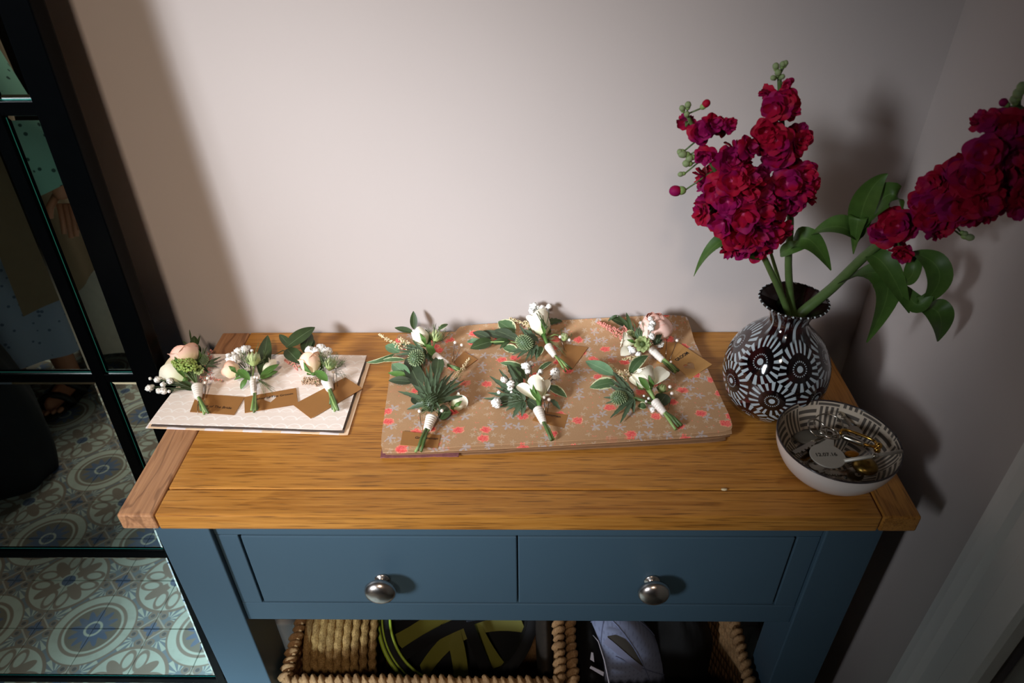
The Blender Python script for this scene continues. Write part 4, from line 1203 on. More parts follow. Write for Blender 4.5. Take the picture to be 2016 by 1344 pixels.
# ---- 4: top left of the kraft paper
b = BH((868, 708), ZK, 'buttonhole at the back left of the kraft paper, with a white rosebud and knobbly thistle')
stems(b, (856, 700), (881, 719), [(905, 731), (908, 727), (900, 729)], 4.5)
ribbon(b, (856, 700), (882, 718), 16, 13)
rose(b, (838, 680), (818, 646), 34, WROSE, 3, -.30, .012, .026, .02, .02, sepals=4, phase=.9)
leaf(b, (815, 648), (814, 612), 14, DGREEN, .010, .02, bend=.001); leaf(b, (814, 654), (777, 645), 12, DGREEN, .010, .012, bend=.002)
pod(b, (859, 662), 14, (862, 644), .016, mat=NIG, fronds=30, fl=1.8)
leaf(b, (862, 650), (882, 638), 9, VARI, .022, .022); leaf(b, (846, 690), (838, 648), 11, DGREEN, .010, .018)
build(MB().tube([b.P((858, 700), .010), b.P((852, 688), .012), b.P((856, 672), .014)], .0011, 7), 'stem', STEMP, b.o)
thistle(b, (820, 704), 15.5, (814, 712), .020, [(785, 676), (781, 690), (778, 699), (792, 684), (800, 690), (804, 676), (812, 668, .02), (832, 684, .022), (845, 712, .01), (835, 722, .008), (796, 708)], 5, (838, 696), spk=THISP)
leaf(b, (776, 696), (721, 713), 10, VARI, .006, .003, side=.012, bend=.010); leaf(b, (798, 708), (746, 712), 9, VARI, .006, .003, bend=.007)
leaf(b, (786, 694), (759, 680), 20, LGREEN, .003, .004)
plume(b, (790, 684), (746, 657), 16, 4, ASTC, 90, .008, .008, 1.7); plume(b, (806, 682), (786, 666), 18, 9, ASTC, 60, .010, .010, 1.7)
leaf(b, (856, 702), (840, 678), 14, SEPAL, .010, .016); leaf(b, (852, 712), (846, 688), 14, DGREEN, .006, .010)
pin(b, (896, 674), (890, 712), .016, .004); pin(b, (909, 679), (893, 714), .014, .004)

# ---- 5: front left of the kraft paper
b = BH((845, 832), ZK, 'spiky green thistle-leaf buttonhole at the front left of the kraft paper')
stems(b, (850, 822), (842, 844), [(818, 889), (829, 888), (822, 886)], 5)
ribbon(b, (850, 821), (841, 845), 21, 14)
rose(b, (890, 803), (912, 785), 30, WROSE, 3, .1, .006, .006, .03, sepals=3, inner=False, phase=.5)
for a, t, w_, m_ in (((829, 766), (800, 705), 30, EUC), ((806, 745), (772, 716), 24, LGREEN), ((812, 752), (765, 749), 16, EUC), ((806, 742), (764, 734), 12, SEPAL), ((860, 742), (864, 700), 22, DGREEN), ((828, 745), (812, 700), 18, EUC), ((862, 815), (888, 812), 26, DGREEN), ((830, 796), (812, 780), 20, EUC)):
    leaf(b, a, t, w_, m_, .008, .010)
thistle(b, (849, 792), 14, (850, 770), .018, [(847, 714, .034), (868, 720, .032), (832, 730, .03), (894, 731, .024), (915, 748, .018), (915, 779, .014), (783, 770, .006), (801, 806, .006), (813, 757, .016), (880, 738, .026), (906, 762, .016), (840, 742, .034), (858, 736, .034), (872, 748, .028), (822, 772, .018), (884, 790, .014), (828, 812, .010), (850, 812, .022), (868, 806, .018), (890, 752, .022), (838, 722, .03), (902, 742, .02), (820, 745, .022), (860, 724, .03)], 6.5, (850, 792), .018, mat=BRACT, spk=DGREEN)
mb = MB()
for k in range(60):
    a = rnd.uniform(0, 6.28); L_ = rnd.uniform(14, 34)
    mb.tube([b.P((850, 800), .014), b.P((850+L_*.6*math.cos(a), 795+L_*.5*math.sin(a)), .020), b.P((850+L_*math.cos(a), 795+L_*.8*math.sin(a)), .010)], .0003, 4)
build(mb, 'bristle', FROND, b.o)
plume(b, (888, 760), (925, 704), 18, 4, ASTC, 110, .008, .010, 1.6)
pin(b, (826, 809), (831, 853), .015); pin(b, (870, 808), (843, 856), .016)

# ---- 6: top middle of the kraft paper
b = BH((1083, 690), ZK, 'white rosebud buttonhole at the back middle of the kraft paper, with eucalyptus sprig')
stems(b, (1079, 682), (1092, 700), [(1114, 731), (1125, 726), (1108, 724), (1119, 727)], 3.6)
ribbon(b, (1079, 681), (1092, 701), 17, 11)
rose(b, (1071, 662), (1055, 615), 44, WROSE, 3, .02, .014, .030, .015, .12, sepals=3, phase=1.35)
build(MB().tube([b.P((1080, 684), .010), b.P((1073, 666), .014), b.P((1070, 658), .016)], [.0016, .0026, .0036], 10), 'rose_neck', SEPAL, b.o)
gyp(b, (1074, 648), [(1049, 604, 7, .02), (1047, 612, 6.5, .02), (1058, 604, 5, .02), (1067, 608, 8, .02), (1081, 603, 5.5, .02), (1083, 637, 4, .012), (1053, 600, 5, .02)], .02, .030)
leaf(b, (1014, 655), (981, 633), 30, VARI, .008, .010)
leaf(b, (1000, 667), (948, 652), 15, EUC, .006, .006); leaf(b, (966, 667), (931, 654), 16, EUC, .006, .006)
leaf(b, (969, 672), (926, 686), 23, DGREEN, .006, .004); leaf(b, (948, 672), (919, 673), 11, LGREEN, .006, .004)
leaf(b, (1015, 666), (973, 650), 20, EUC, .010, .010); leaf(b, (1003, 671), (968, 676), 14, DGREEN, .004, .004)
leaf(b, (1004, 670), (984, 686), 8, DGREEN, .008, .004); leaf(b, (1022, 670), (992, 658), 16, EUC, .012, .010)
build(MB().tube([b.P((1040, 680), .008), b.P((1005, 672), .007), b.P((966, 673), .006)], .0008, 6), 'twig', STEMP, b.o)
thistle(b, (1033, 674), 14.5, (1018, 668), .018, [(1007, 699, .004), (1017, 705, .003), (1034, 710, .003), (1056, 710, .003), (1045, 706, .006), (1022, 639, .02), (1028, 650, .022), (1012, 690, .006), (1000, 694, .004), (1060, 690, .012), (1040, 645, .02), (1050, 700, .008)], 5.5, (1052, 680), spk=THISP)
leaf(b, (1066, 682), (1058, 704), 14, VARI, .004, .003); leaf(b, (1060, 672), (1026, 648), 12, BRACT, .014, .020, teeth=5)
leaf(b, (1074, 636), (1107, 632), 13, DGREEN, .012, .012, teeth=4)
leaf(b, (1020, 692), (990, 684), 18, VARI, .003, .003)
pod(b, (1111, 663), 9.5, (1113, 650), .010, fronds=14, fl=1.8, open_=False, ribs=9)
build(MB().tube([b.P((1078, 664), .012), b.P((1092, 658), .013), b.P((1104, 662), .010)], .0007, 6), 'stem', STEMP, b.o)
mb = MB()
for k in range(22):
    e = (1085+rnd.uniform(0, 32), 655+rnd.uniform(-22, 50)); mb.tube([b.P((1078, 668), .012), b.P(((1078+e[0])/2+rnd.uniform(-4, 4), (668+e[1])/2-3), .012), b.P(e, .005)], .00022, 4)
build(mb, 'frond', FROND, b.o)
plume(b, (1040, 640), (1003, 626), 12, 6, ASTC, 60, .012, .012, 1.5); plume(b, (1045, 650), (1035, 632), 14, 10, ASTC, 40, .014, .014, 1.6)
pin(b, (1103, 663), (1112, 690), .020, .006); pin(b, (1121, 669), None, .012)

# ---- 7: front middle
b = BH((1064, 816), ZK, 'open white rose buttonhole at the front middle of the kraft paper, with spiky leaves')
stems(b, (1059, 806), (1070, 832), [(1089, 865), (1086, 866)], 6)
ribbon(b, (1059, 805), (1070, 832), 19, 12)
rose(b, (1061, 787), (1054, 738), 33, WROSE, 3, .0, .014, .032, .03, .16, sepals=3, phase=.2)
leaf(b, (1056, 789), (1018, 759), 19, WROSE, .016, .020, bend=.007, fold=.8, sh=1.2, name='guard_petal')
leaf(b, (1066, 786), (1080, 747), 14, WROSE, .014, .022, bend=.005, fold=.6, sh=1.4, name='guard_petal')
leaf(b, (1064, 790), (1043, 762), 11, SEPAL, .020, .026); leaf(b, (1066, 782), (1084, 777), 4, WROSE, .018, .018, name='guard_petal')
build(MB().tube([b.P((1061, 808), .010), b.P((1062, 796), .013), b.P((1060, 786), .016)], [.0018, .0028, .0038], 10), 'rose_neck', SEPAL, b.o)
thistle(b, (1018, 786), 9, (1005, 786), .010, [(999, 716, .016), (982, 726, .012), (964, 740, .010), (960, 773, .008), (952, 784, .006), (980, 803, .004), (1009, 822, .003), (1027, 820, .003), (990, 760, .012), (975, 762, .010), (972, 794, .006), (1012, 745, .018), (1022, 760, .02), (996, 808, .004), (1000, 775, .014)], 7, (1032, 790), .012, mat=BRACT, spk=FROND)
leaf(b, (1029, 757), (999, 717), 16, DGREEN, .010, .014, teeth=4); leaf(b, (1036, 745), (1010, 722), 14, DGREEN, .008, .010)
leaf(b, (1032, 722), (985, 714), 12, VARI, .006, .004, bend=.010, side=.004); leaf(b, (1036, 742), (1020, 724), 9, VARI, .008, .010)
leaf(b, (1057, 733), (1087, 712), 9, VARI, .004, .004, bend=.008); leaf(b, (1080, 760), (1116, 782), 16, VARI, .006, .003, bend=.006)
leaf(b, (1062, 806), (1038, 786), 22, EUC, .006, .012); leaf(b, (1084, 786), (1103, 806), 8, BRACT, .003, .001, teeth=3)
gyp(b, (1045, 785), [(1036, 721, 8.5), (1045, 716, 5.5), (1039, 731, 5.5), (992, 748, 6.5), (1007, 757, 8.5), (1005, 765, 6), (982, 772, 3.2), (977, 792, 8.5), (979, 797, 6), (1093, 733, 8.5), (1091, 743, 4.5), (1064, 731, 4.5), (1096, 740, 5), (1059, 737, 3), (1030, 719, 4), (1007, 772, 2.5)], .014, .012)
pin(b, (1071, 782), (1073, 820), .020, .006); pin(b, (1081, 786), (1077, 812), .014, .004)

# ---- 8: groom's, back right
b = BH((1293, 697), ZK, 'largest buttonhole, with a pink garden rose, beside the GROOM card')
stems(b, (1283, 688), (1305, 708), [(1330, 733), (1336, 730), (1326, 731), (1333, 728)], 5)
ribbon(b, (1282, 688), (1305, 709), 17, 13)
# garden rose: many petals wrapped into a ball
def ballrose(b, base, tip, wpx, mat):
    B = b.P(base, .008); T = b.P(tip, .046); fr = frame(T-B, Vector((.2, .5, 1))); H = (T-B).length; R = wpx*.5*PXM
    ro = build(MB().ball(B+fr[2]*R*.2, R*.3, 12, 8, (1, 1, 1), fr), 'garden_rose', SEPAL, b.o)
    build(MB().ball(B+fr[2]*H*.50, R*.55, 24, 16, (1, 1, H*.46/(R*.55)), fr), 'rose_heart', mat, ro)
    for n_, rs, hs, op, wd, ph in ((3, .35, .86, -.5, 1.4, .3), (4, .55, .92, -.6, 1.2, .9), (5, .78, .97, -.66, 1.0, .1), (5, .92, 1.0, -.62, 1.1, .6), (4, 1.0, .97, -.55, 1.25, 2.1), (3, 1.05, .84, -.40, 1.3, 1.2)):
        for k in range(n_): build(petal_mb(B, fr, R*rs*(1+.02*k), H, ph+k*2*PI/n_, wd, op, .03, .10, hs*(1-.03*k), 10, 12, sd=k*2.3+rs*9, arch=.16), 'petal', mat, ro)
    return ro
ballrose(b, (1291, 668), (1288, 617), 66, PKROSE)
pod(b, (1262, 657), 15, (1258, 640), .020, mat=THIS, fronds=50, fl=1.35, open_=False, ribs=10, name='sea_holly_bud')
rosette(b, (1265, 677), 17, SCAB, .028, 18)
rose(b, (1250, 676), (1222, 668), 34, WROSE, 4, .35, .014, .016, .06, .2, sepals=1, phase=.4)
leaf(b, (1246, 686), (1222, 700), 20, WROSE, .010, .010, name='guard_petal', sh=1.4, fold=.5); leaf(b, (1250, 662), (1234, 652), 12, NIG, .016, .018, name='guard_petal')
plume(b, (1232, 664), (1177, 633), 24, 6, ASTP, 190, .010, .010, 1.7); plume(b, (1240, 660), (1228, 641), 14, 8, ASTP, 60, .012, .012, 1.7)
plume(b, (1258, 700), (1226, 708), 12, 5, ASTC, 60, .005, .004, 1.4)
leaf(b, (1244, 656), (1233, 615), 8, DGREEN, .012, .012); leaf(b, (1242, 652), (1216, 620), 8, DGREEN, .012, .012); leaf(b, (1232, 640), (1200, 626), 16, DGREEN, .006, .008, bend=.005); leaf(b, (1216, 620), (1197, 632), 6, DGREEN, .012, .006)
leaf(b, (1248, 655), (1225, 628), 12, DGREEN, .008, .010)
gyp(b, (1276, 680), [(1280, 627, 4.5, .044), (1285, 637, 6.5, .042), (1282, 645, 6.5, .040), (1283, 662, 6.5, .034), (1300, 677, 7, .016), (1257, 697, 5.5, .014), (1245, 689, 7, .018), (1262, 636, 4, .03), (1298, 671, 4, .018), (1240, 684, 4, .020)], .02, .018)
thistle(b, (1290, 668), 6, (1300, 650), .022, [(1309, 637, .034), (1303, 655, .03), (1304, 668, .022), (1296, 660, .030), (1286, 675, .026)], 6, (1288, 678), .022, mat=BRACT, spk=BRACT)
pin(b, (1313, 664), (1311, 704), .018); pin(b, (1333, 670), (1318, 710), .016); pin(b, (1321, 712), None, .012, r=2.6)

# ---- 9: front right
b = BH((1298, 802), ZK, 'wide open white rose buttonhole at the front right of the kraft paper')
stems(b, (1289, 790), (1308, 812), [(1330, 845), (1342, 837), (1336, 840)], 5.5)
ribbon(b, (1289, 790), (1308, 813), 17, 12)
rose(b, (1280, 766), (1262, 721), 40, WROSE, 3, .06, .014, .034, .04, .14, sepals=3, phase=1.0)
leaf(b, (1279, 762), (1312, 729), 27, WROSE, .018, .024, bend=.006, fold=.7, sh=1.3, name='guard_petal')
leaf(b, (1270, 762), (1250, 734), 22, WROSE, .018, .026, bend=.008, fold=.5, sh=1.6, name='guard_petal')
leaf(b, (1266, 767), (1240, 742), 16, WROSE, .010, .016, bend=.006, fold=.5, sh=1.5, name='guard_petal')
leaf(b, (1277, 768), (1257, 742), 11, SEPAL, .022, .030, bend=.006)
build(MB().tube([b.P((1290, 790), .009), b.P((1282, 774), .014), b.P((1277, 766), .016)], [.0020, .0026, .0032], 10), 'rose_neck', STEMP, b.o)
leaf(b, (1209, 738), (1153, 711), 23, LGREEN, .008, .008, bend=.003); leaf(b, (1213, 752), (1161, 763), 23, VARI, .006, .003, bend=.005)
leaf(b, (1240, 738), (1276, 700), 20, VARI, .006, .010, bend=.006, side=.006)
leaf(b, (1250, 780), (1206, 731), 9, BRACT, .012, .012, teeth=4)
thistle(b, (1219, 783), 13, (1208, 781), .014, [(1188, 782, .006), (1192, 794, .004), (1201, 823, .003), (1221, 833, .003), (1207, 734, .014), (1198, 757, .010), (1200, 745, .010), (1222, 764, .018), (1232, 768, .02), (1248, 812, .004), (1215, 806, .006), (1236, 762, .02), (1212, 768, .014)], 6, (1246, 784), .012, spk=THISP)
build(MB().tube([b.P((1248, 784), .010), b.P((1268, 788), .010), b.P((1288, 796), .007)], [.0026, .0016, .0014], 8), 'stem', STEM, b.o)
plume(b, (1234, 745), (1198, 716), 16, 4, ASTC, 110, .006, .006, 1.6); plume(b, (1238, 742), (1232, 728), 12, 8, ASTC, 40, .008, .008, 1.6)
leaf(b, (1296, 800), (1312, 776), 26, DGREEN, .004, .004); leaf(b, (1272, 800), (1256, 800), 14, VARI, .003, .003)
pod(b, (1303, 764), 10, (1308, 752), .008, mat=SCAB, fronds=6, open_=False, name='green_bud')
gyp(b, (1286, 788), [(1277, 784, 2.6), (1268, 779, 2.2), (1272, 790, 2.2), (1285, 806, 5, .004)], .012, .010)
pin(b, (1319, 761), None, .012); pin(b, (1323, 774), (1316, 806), .010, .003)

# ------------------------------------------------------------------ stock flowers in the vase
def floret_mesh(seed):
    r_ = random.Random(seed); mb = MB()
    for ring_, n, R, up in ((0, 5, 1.0, .10), (1, 5, .78, .38), (2, 4, .5, .62)):
        for k in range(n):
            a0 = 2*PI*k/n+ring_*.6+r_.uniform(-.25, .25); sd = r_.uniform(0, 6); q = R*r_.uniform(.85, 1.12); tilt = up+r_.uniform(-.14, .18)
            def f(u, v, a0=a0, sd=sd, q=q, tilt=tilt):
                x = (u-.5)*2; w_ = .56*math.sin(PI*min(.93, .08+v*.74))**.75
                r = q*v*(1-.18*x*x+.10*(1-abs(x))*0)
                rv = .09*math.sin(3.5*x+sd)*v+.03*math.sin(8*x+sd*2)*v
                px = r*math.cos(0)-0; py = x*w_*q*1.0
                X_ = px*math.cos(a0)-py*math.sin(a0); Y_ = px*math.sin(a0)+py*math.cos(a0)
                return Vector((X_, Y_, tilt*v+rv-.28*v*v*(1 if ring_ == 0 else -.2)))
            mb.grid(f, 6, 5)
    mb.tube([(0, 0, -.55), (0, 0, 0)], [.10, .16], 6, mi=1)
    return mb.mesh('floret', [STOCK, STEM], Vector())
FLM = [floret_mesh(k+3) for k in range(6)]
def bud_mesh(mat, nm):
    mb = MB().ball((0, 0, .35), .42, 10, 8, (1, 1, 1.25), mi=0).ball((0, 0, -.12), .34, 10, 6, (1, 1, 1.3), mi=1)
    return mb.mesh(nm, [mat, STEMP], Vector())
BUDG = bud_mesh(plain('green_bud', '#7f8f62', .7, var=.25, sc=90), 'bud'); BUDP = bud_mesh(STOCK, 'bud')
def spike(name, yf_, path, florets, buds, label, leaves, r0=4.2):
    def W(q, dy=0): return ony(q[0], q[1], yf_(q[0], q[1])+dy)
    base = W(path[0]); t = thing(name, base, label, 'flower', None)
    pts = [W(q) for q in path]
    n = len(pts)
    # smooth path
    sm = []
    for i in range(n-1):
        for k in range(4):
            p0 = pts[max(0, i-1)]; p1 = pts[i]; p2 = pts[i+1]; p3 = pts[min(n-1, i+2)]; s_ = k/4
            sm.append(.5*((2*p1)+(-p0+p2)*s_+(2*p0-5*p1+4*p2-p3)*s_*s_+(-p0+3*p1-3*p2+p3)*s_**3))
    sm.append(pts[-1])
    build(MB().tube(sm, [r0*.5*PXM*(1-.6*i/len(sm)) for i in range(len(sm))], 10), 'stem', STEM, t)
    def near(p): return min(sm, key=lambda q: (q-p).length)
    def put(me, nm, p, s_, d, extra=None):
        o = bpy.data.objects.new(nm, me); COL.objects.link(o); o.parent = t; o.location = p-wo(t)
        o.rotation_mode = 'QUATERNION'
        o.rotation_quaternion = d.to_track_quat('Z', 'Y') @ Matrix.Rotation(rnd.uniform(0, 6.28), 3, 'Z').to_quaternion()
        o.scale = (s_, s_, s_*rnd.uniform(.8, 1.0))
    cv = V3(CAM)
    ped = MB()
    for i, q in enumerate(florets):
        s_ = q[2]*PXM; dy = q[3] if len(q) > 3 else (-.012 if i % 3 else .006)
        p = W(q, dy); a = near(p); d = (p-a); d = (d.normalized()*.9+(cv-p).normalized()*rnd.uniform(.5, 1.1)+Vector((rnd.uniform(-.6, .6), rnd.uniform(-.6, .6), rnd.uniform(-.4, .6)))).normalized()
        put(FLM[i % 6], 'floret', p, s_*rnd.uniform(.9, 1.06), d); ped.tube([a, p-d*s_*.5], .0009, 5)
    for q in buds:
        p = W(q, -.004); a = near(p); d = (p-a).normalized()+Vector((0, 0, .5)); d.normalize()
        put(BUDG if q[3] == 'g' else BUDP, 'bud', p, q[2]*PXM, d); ped.tube([a, p-d*q[2]*PXM*.4], .0008, 5)
    build(ped, 'flower_stalks', STEM, t)
    for l in leaves:
        A = W(l[0]); B = W(l[2], l[5] if len(l) > 5 else -.01); M_ = W(l[1], -.012)
        build(leaf_mb(A, B, l[3]*PXM*1.02, fold=.35, twist=l[4] if len(l) > 4 else .4, mid=M_, nv=18, nu=4, sh=.75), 'leaf', STOCKL, t)
    return t
yl_ = lambda u, v: -.158-.010*(600-v)/400
L_fl = [(1352, 240, 15), (1376, 262, 20), (1398, 246, 19), (1416, 250, 17), (1436, 246, 13), (1386, 306, 17), (1448, 298, 22), (1472, 292, 18), (1432, 316, 24), (1412, 338, 22), (1458, 330, 26), (1480, 352, 24), (1392, 352, 24), (1440, 356, 28, -.02), (1414, 372, 26), (1398, 404, 26), (1380, 420, 20), (1432, 396, 28, -.022), (1462, 384, 28, -.02), (1492, 384, 26), (1462, 420, 30, -.026), (1496, 416, 28, -.022), (1524, 432, 26), (1538, 452, 22), (1424, 438, 26, -.016), (1450, 462, 28, -.02), (1484, 456, 30, -.026), (1512, 462, 26, -.02), (1440, 488, 20), (1460, 492, 18), (1500, 480, 22), (1470, 350, 24, -.02), (1520, 400, 22), (1402, 428, 22)]
spike('stock_flower', yl_, [(1556, 640), (1546, 600), (1520, 540), (1490, 480), (1450, 420), (1415, 350), (1385, 290), (1352, 225)], L_fl,
      [(1386, 208, 13, 'p'), (1338, 375, 20, 'p'), (1354, 210, 11, 'g'), (1344, 216, 10, 'g'), (1352, 226, 10, 'g'), (1350, 304, 14, 'g'), (1362, 310, 13, 'g'), (1356, 322, 13, 'g'), (1342, 298, 10, 'g'), (1344, 342, 9, 'g')],
      'left leaning stem of magenta stock flowers in the vase', [((1482, 482), (1420, 475), (1366, 544), 26, .5), ((1500, 500), (1480, 505), (1440, 492), 16, .3)], 12)
yc_ = lambda u, v: -.150-.004*(600-v)/400
C_fl = [(1512, 184, 15), (1550, 166, 8), (1545, 196, 20), (1528, 212, 22, -.016), (1556, 214, 20), (1508, 258, 22), (1528, 276, 26, -.018), (1506, 286, 22), (1530, 306, 24), (1572, 262, 20), (1584, 272, 16), (1570, 284, 18), (1560, 336, 24), (1584, 342, 22), (1594, 366, 18), (1548, 360, 26, -.02), (1574, 376, 26, -.018), (1500, 340, 16), (1520, 370, 24), (1560, 396, 24), (1534, 396, 24), (1590, 392, 16)]
spike('stock_flower', yc_, [(1572, 648), (1558, 600), (1552, 520), (1556, 440), (1552, 380), (1544, 300), (1538, 220), (1534, 150)], C_fl,
      [(1551, 162, 11, 'p'), (1528, 134, 11, 'g'), (1540, 130, 10, 'g'), (1545, 128, 9, 'g'), (1532, 146, 11, 'g'), (1538, 152, 9, 'g'), (1524, 154, 9, 'g')],
      'upright stem of magenta stock flowers, tallest in the vase', [((1556, 500), (1590, 470), (1636, 532), 34, .9), ((1536, 500), (1560, 488), (1600, 480), 22, .3)], 14)
build_extra = spike('stock_flower', lambda u, v: -.146, [(1560, 650), (1546, 600), (1530, 540), (1512, 480)], [(1470, 470, 24, -.03), (1490, 498, 16, -.02), (1456, 440, 22, -.03), (1500, 440, 24, -.03)], [], 'short stem of magenta stock flowers behind the left stem', [], 10)
yr_ = lambda u, v: -.150-.105*max(0, (u-1590))/420
R_fl = [(1935, 238, 16), (1956, 238, 20), (1986, 244, 22), (2010, 240, 20), (1940, 300, 26, -.03), (1918, 312, 24), (1964, 300, 26), (1996, 300, 26), (1894, 334, 26), (1910, 352, 28, -.03), (1934, 344, 28, -.03), (1960, 338, 28), (1992, 330, 24), (1832, 366, 20), (1852, 356, 24), (1866, 376, 26), (1880, 360, 24), (1816, 400, 24), (1832, 424, 26, -.02), (1846, 448, 22), (1862, 428, 26), (1880, 404, 28, -.03), (1906, 396, 28, -.03), (1908, 422, 22), (1936, 420, 20), (1940, 390, 28, -.03), (1966, 392, 24), (1986, 382, 22), (1752, 430, 22), (1736, 458, 22), (1764, 468, 22), (1784, 448, 20), (1768, 444, 24, -.02), (1756, 506, 20), (1780, 500, 18), (1770, 492, 16), (1846, 400, 26, -.02), (2010, 380, 20), (2005, 410, 16)]
spike('stock_flower', yr_, [(1572, 622), (1592, 604), (1640, 565), (1700, 506), (1760, 456), (1840, 392), (1930, 320), (2008, 210)], R_fl,
      [(1980, 205, 12, 'p'), (2004, 190, 14, 'g'), (2010, 178, 13, 'g'), (1998, 200, 12, 'g'), (1902, 466, 12, 'g'), (1896, 458, 9, 'g')],
      'stem of magenta stock flowers leaning far right over the table edge',
      [((1690, 470), (1706, 390), (1748, 342), 36, .3), ((1692, 462), (1745, 385), (1776, 412), 38, .9), ((1690, 470), (1650, 446), (1596, 462), 38, .4), ((1688, 476), (1690, 430), (1680, 500), 26, .4),
       ((1645, 563), (1745, 548), (1706, 674), 46, .7), ((1710, 502), (1748, 530), (1790, 616), 34, .5), ((1795, 496), (1850, 540), (1808, 606), 34, .8, .0), ((1780, 560), (1808, 600), (1840, 560), 28, .6, .0), ((1815, 606), (1850, 620), (1846, 672), 38, .5, .0), ((1796, 500), (1796, 540), (1768, 556), 24, .5, .0),
       ((1862, 404), (1850, 396), (1838, 392), 16, .2)], 20)

# ------------------------------------------------------------------ seen only in the mirror: a standing woman, a draped stool, a dark bag
PY = -1.27
woman = thing('person', (-1.50, PY, 0), 'woman in a mint dotted dress, long taupe waistcoat and black sandals, seen in the mirror', 'person')
def skin_body(name, joints, edges, mat, par, sub=2):
    me = bpy.data.meshes.new(name); o = link(name, me, wo(par), par); o.location = (0, 0, 0)
    me.from_pydata([Vector(j[:3])-wo(par) for j in joints], edges, [])
    sk = o.modifiers.new('skin', 'SKIN')
    for i, j in enumerate(joints): me.skin_vertices[0].data[i].radius = (j[3], j[4] if len(j) > 4 else j[3])
    me.skin_vertices[0].data[0].use_root = True
    ss_ = o.modifiers.new('sub', 'SUBSURF'); ss_.levels = sub; ss_.render_levels = sub
    me.materials.append(mat)
    dg = bpy.context.evaluated_depsgraph_get(); m2 = bpy.data.meshes.new_from_object(o.evaluated_get(dg))
    o.modifiers.clear(); o.data = m2
    if not m2.materials: m2.materials.append(mat)
    for p in m2.polygons: p.use_smooth = True
    return o
SKIN = plain('skin', '#b5795a', .55, var=.06, sc=30)
wx = -1.56
ARY = PY+.27
el_ = mir(22, 232, Y=ARY); wr_ = mir(124, 368, Y=ARY); hd_ = mir(134, 392, Y=ARY)
J = [(wx, PY, .92, .13, .10), (wx, PY, 1.08, .11, .085), (wx, PY, 1.28, .13, .09), (wx, PY+.0, 1.42, .06), (wx, PY+.01, 1.47, .045), (wx, PY+.02, 1.54, .075, .085), (wx, PY+.03, 1.62, .078, .09), (wx, PY+.02, 1.69, .055),
     (wx+.13, PY, 1.37, .05), (el_.x, el_.y, el_.z, .036), (wr_.x, wr_.y, wr_.z, .024), (hd_.x, hd_.y, hd_.z, .030, .016),
     (wx-.17, PY, 1.37, .05), (wx-.21, PY, 1.10, .038), (wx-.20, PY+.12, .90, .026), (wx-.19, PY+.16, .83, .032, .016),
     (wx+.085, PY, .86, .085), (wx+.09, PY+.01, .48, .055), (wx+.085, PY-.02, .10, .034), (wx+.09, PY-.03, .04, .034), (wx+.10, PY+.08, .03, .036, .02), (wx+.10, PY+.14, .022, .030, .014),
     (wx-.085, PY, .86, .085), (wx-.09, PY+.01, .48, .055), (wx-.085, PY-.02, .10, .034), (wx-.09, PY-.03, .04, .034), (wx-.10, PY+.08, .03, .036, .02), (wx-.10, PY+.14, .022, .030, .014)]
Ed = [(0, 1), (1, 2), (2, 3), (3, 4), (4, 5), (5, 6), (6, 7), (2, 8), (8, 9), (9, 10), (10, 11), (2, 12), (12, 13), (13, 14), (14, 15), (0, 16), (16, 17), (17, 18), (18, 19), (19, 20), (20, 21), (0, 22), (22, 23), (23, 24), (24, 25), (25, 26), (26, 27)]
skin_body('body', J, Ed, SKIN, woman)
for sx in (1, -1):
    hx = hd_.x if sx > 0 else wx-.19; hy, hz = (hd_.y, hd_.z) if sx > 0 else (PY+.16, .83)
    for k in range(4):
        L_ = (.070, .080, .076, .060)[k]; x = hx+(k-1.5)*.014
        build(MB().tube([(x, hy, hz-.01), (x, hy+.008, hz-.01-L_*.5), (x, hy+.022, hz-.01-L_)], [.009, .008, .006], 8), 'finger', SKIN, woman)
    build(MB().tube([(hx-sx*.024, hy, hz+.01), (hx-sx*.040, hy+.014, hz-.015), (hx-sx*.040, hy+.026, hz-.038)], [.010, .009, .007], 8), 'thumb', SKIN, woman)
HAIR = plain('brown_hair', '#3b241a', .5, var=.4, sc=200)
build(MB().grid(lambda u, v: Vector((wx+(.088+.02*v)*math.cos(PI*(u*1.25-.125)+0), PY+.01-(.10+.02*v)*math.sin(PI*(u*1.25-.125)), 1.735-.62*v+(-.02 if v > .1 else 0))) if v > .12 else Vector((wx+.088*math.sqrt(max(0, v/.12))*math.cos(PI*(u*1.25-.125)), PY+.01-.10*math.sqrt(max(0, v/.12))*math.sin(PI*(u*1.25-.125)), 1.745-.05*v)), 28, 18), 'hair', HAIR, woman)
for sx in (-1, 1):
    build(MB().tube([(wx+sx*.075, PY+.03, 1.66), (wx+sx*.095, PY+.07, 1.45), (wx+sx*.11, PY+.10, 1.25), (wx+sx*.12, PY+.10, 1.08)], [.02, .028, .026, .008], 8), 'hair_lock', HAIR, woman)
    build(MB().ball((wx+sx*.03, PY+.108, 1.615), .010, 10, 8), 'eye', plain('eye_white', '#e8e2da', .2), woman)
    build(MB().ball((wx+sx*.03, PY+.116, 1.615), .0045, 8, 6), 'iris', plain('iris', '#2c1b12', .2), woman)
build(MB().ball((wx, PY+.125, 1.58), .013, 10, 8, (.8, 1.1, 1.6)), 'nose', SKIN, woman)
build(MB().ball((wx, PY+.112, 1.545), .02, 12, 8, (1.1, .4, .32)), 'mouth', plain('lips', '#a4524a', .4), woman)
MINT = m_dots('mint_dotted_fabric', '#86b8a6', '#39534e', 42)
MINT_SHADED = m_dots('mint_dotted_shaded', '#93a0b4', '#5b6a80', 42)  # same mint fabric, its lilac shade put into the colour
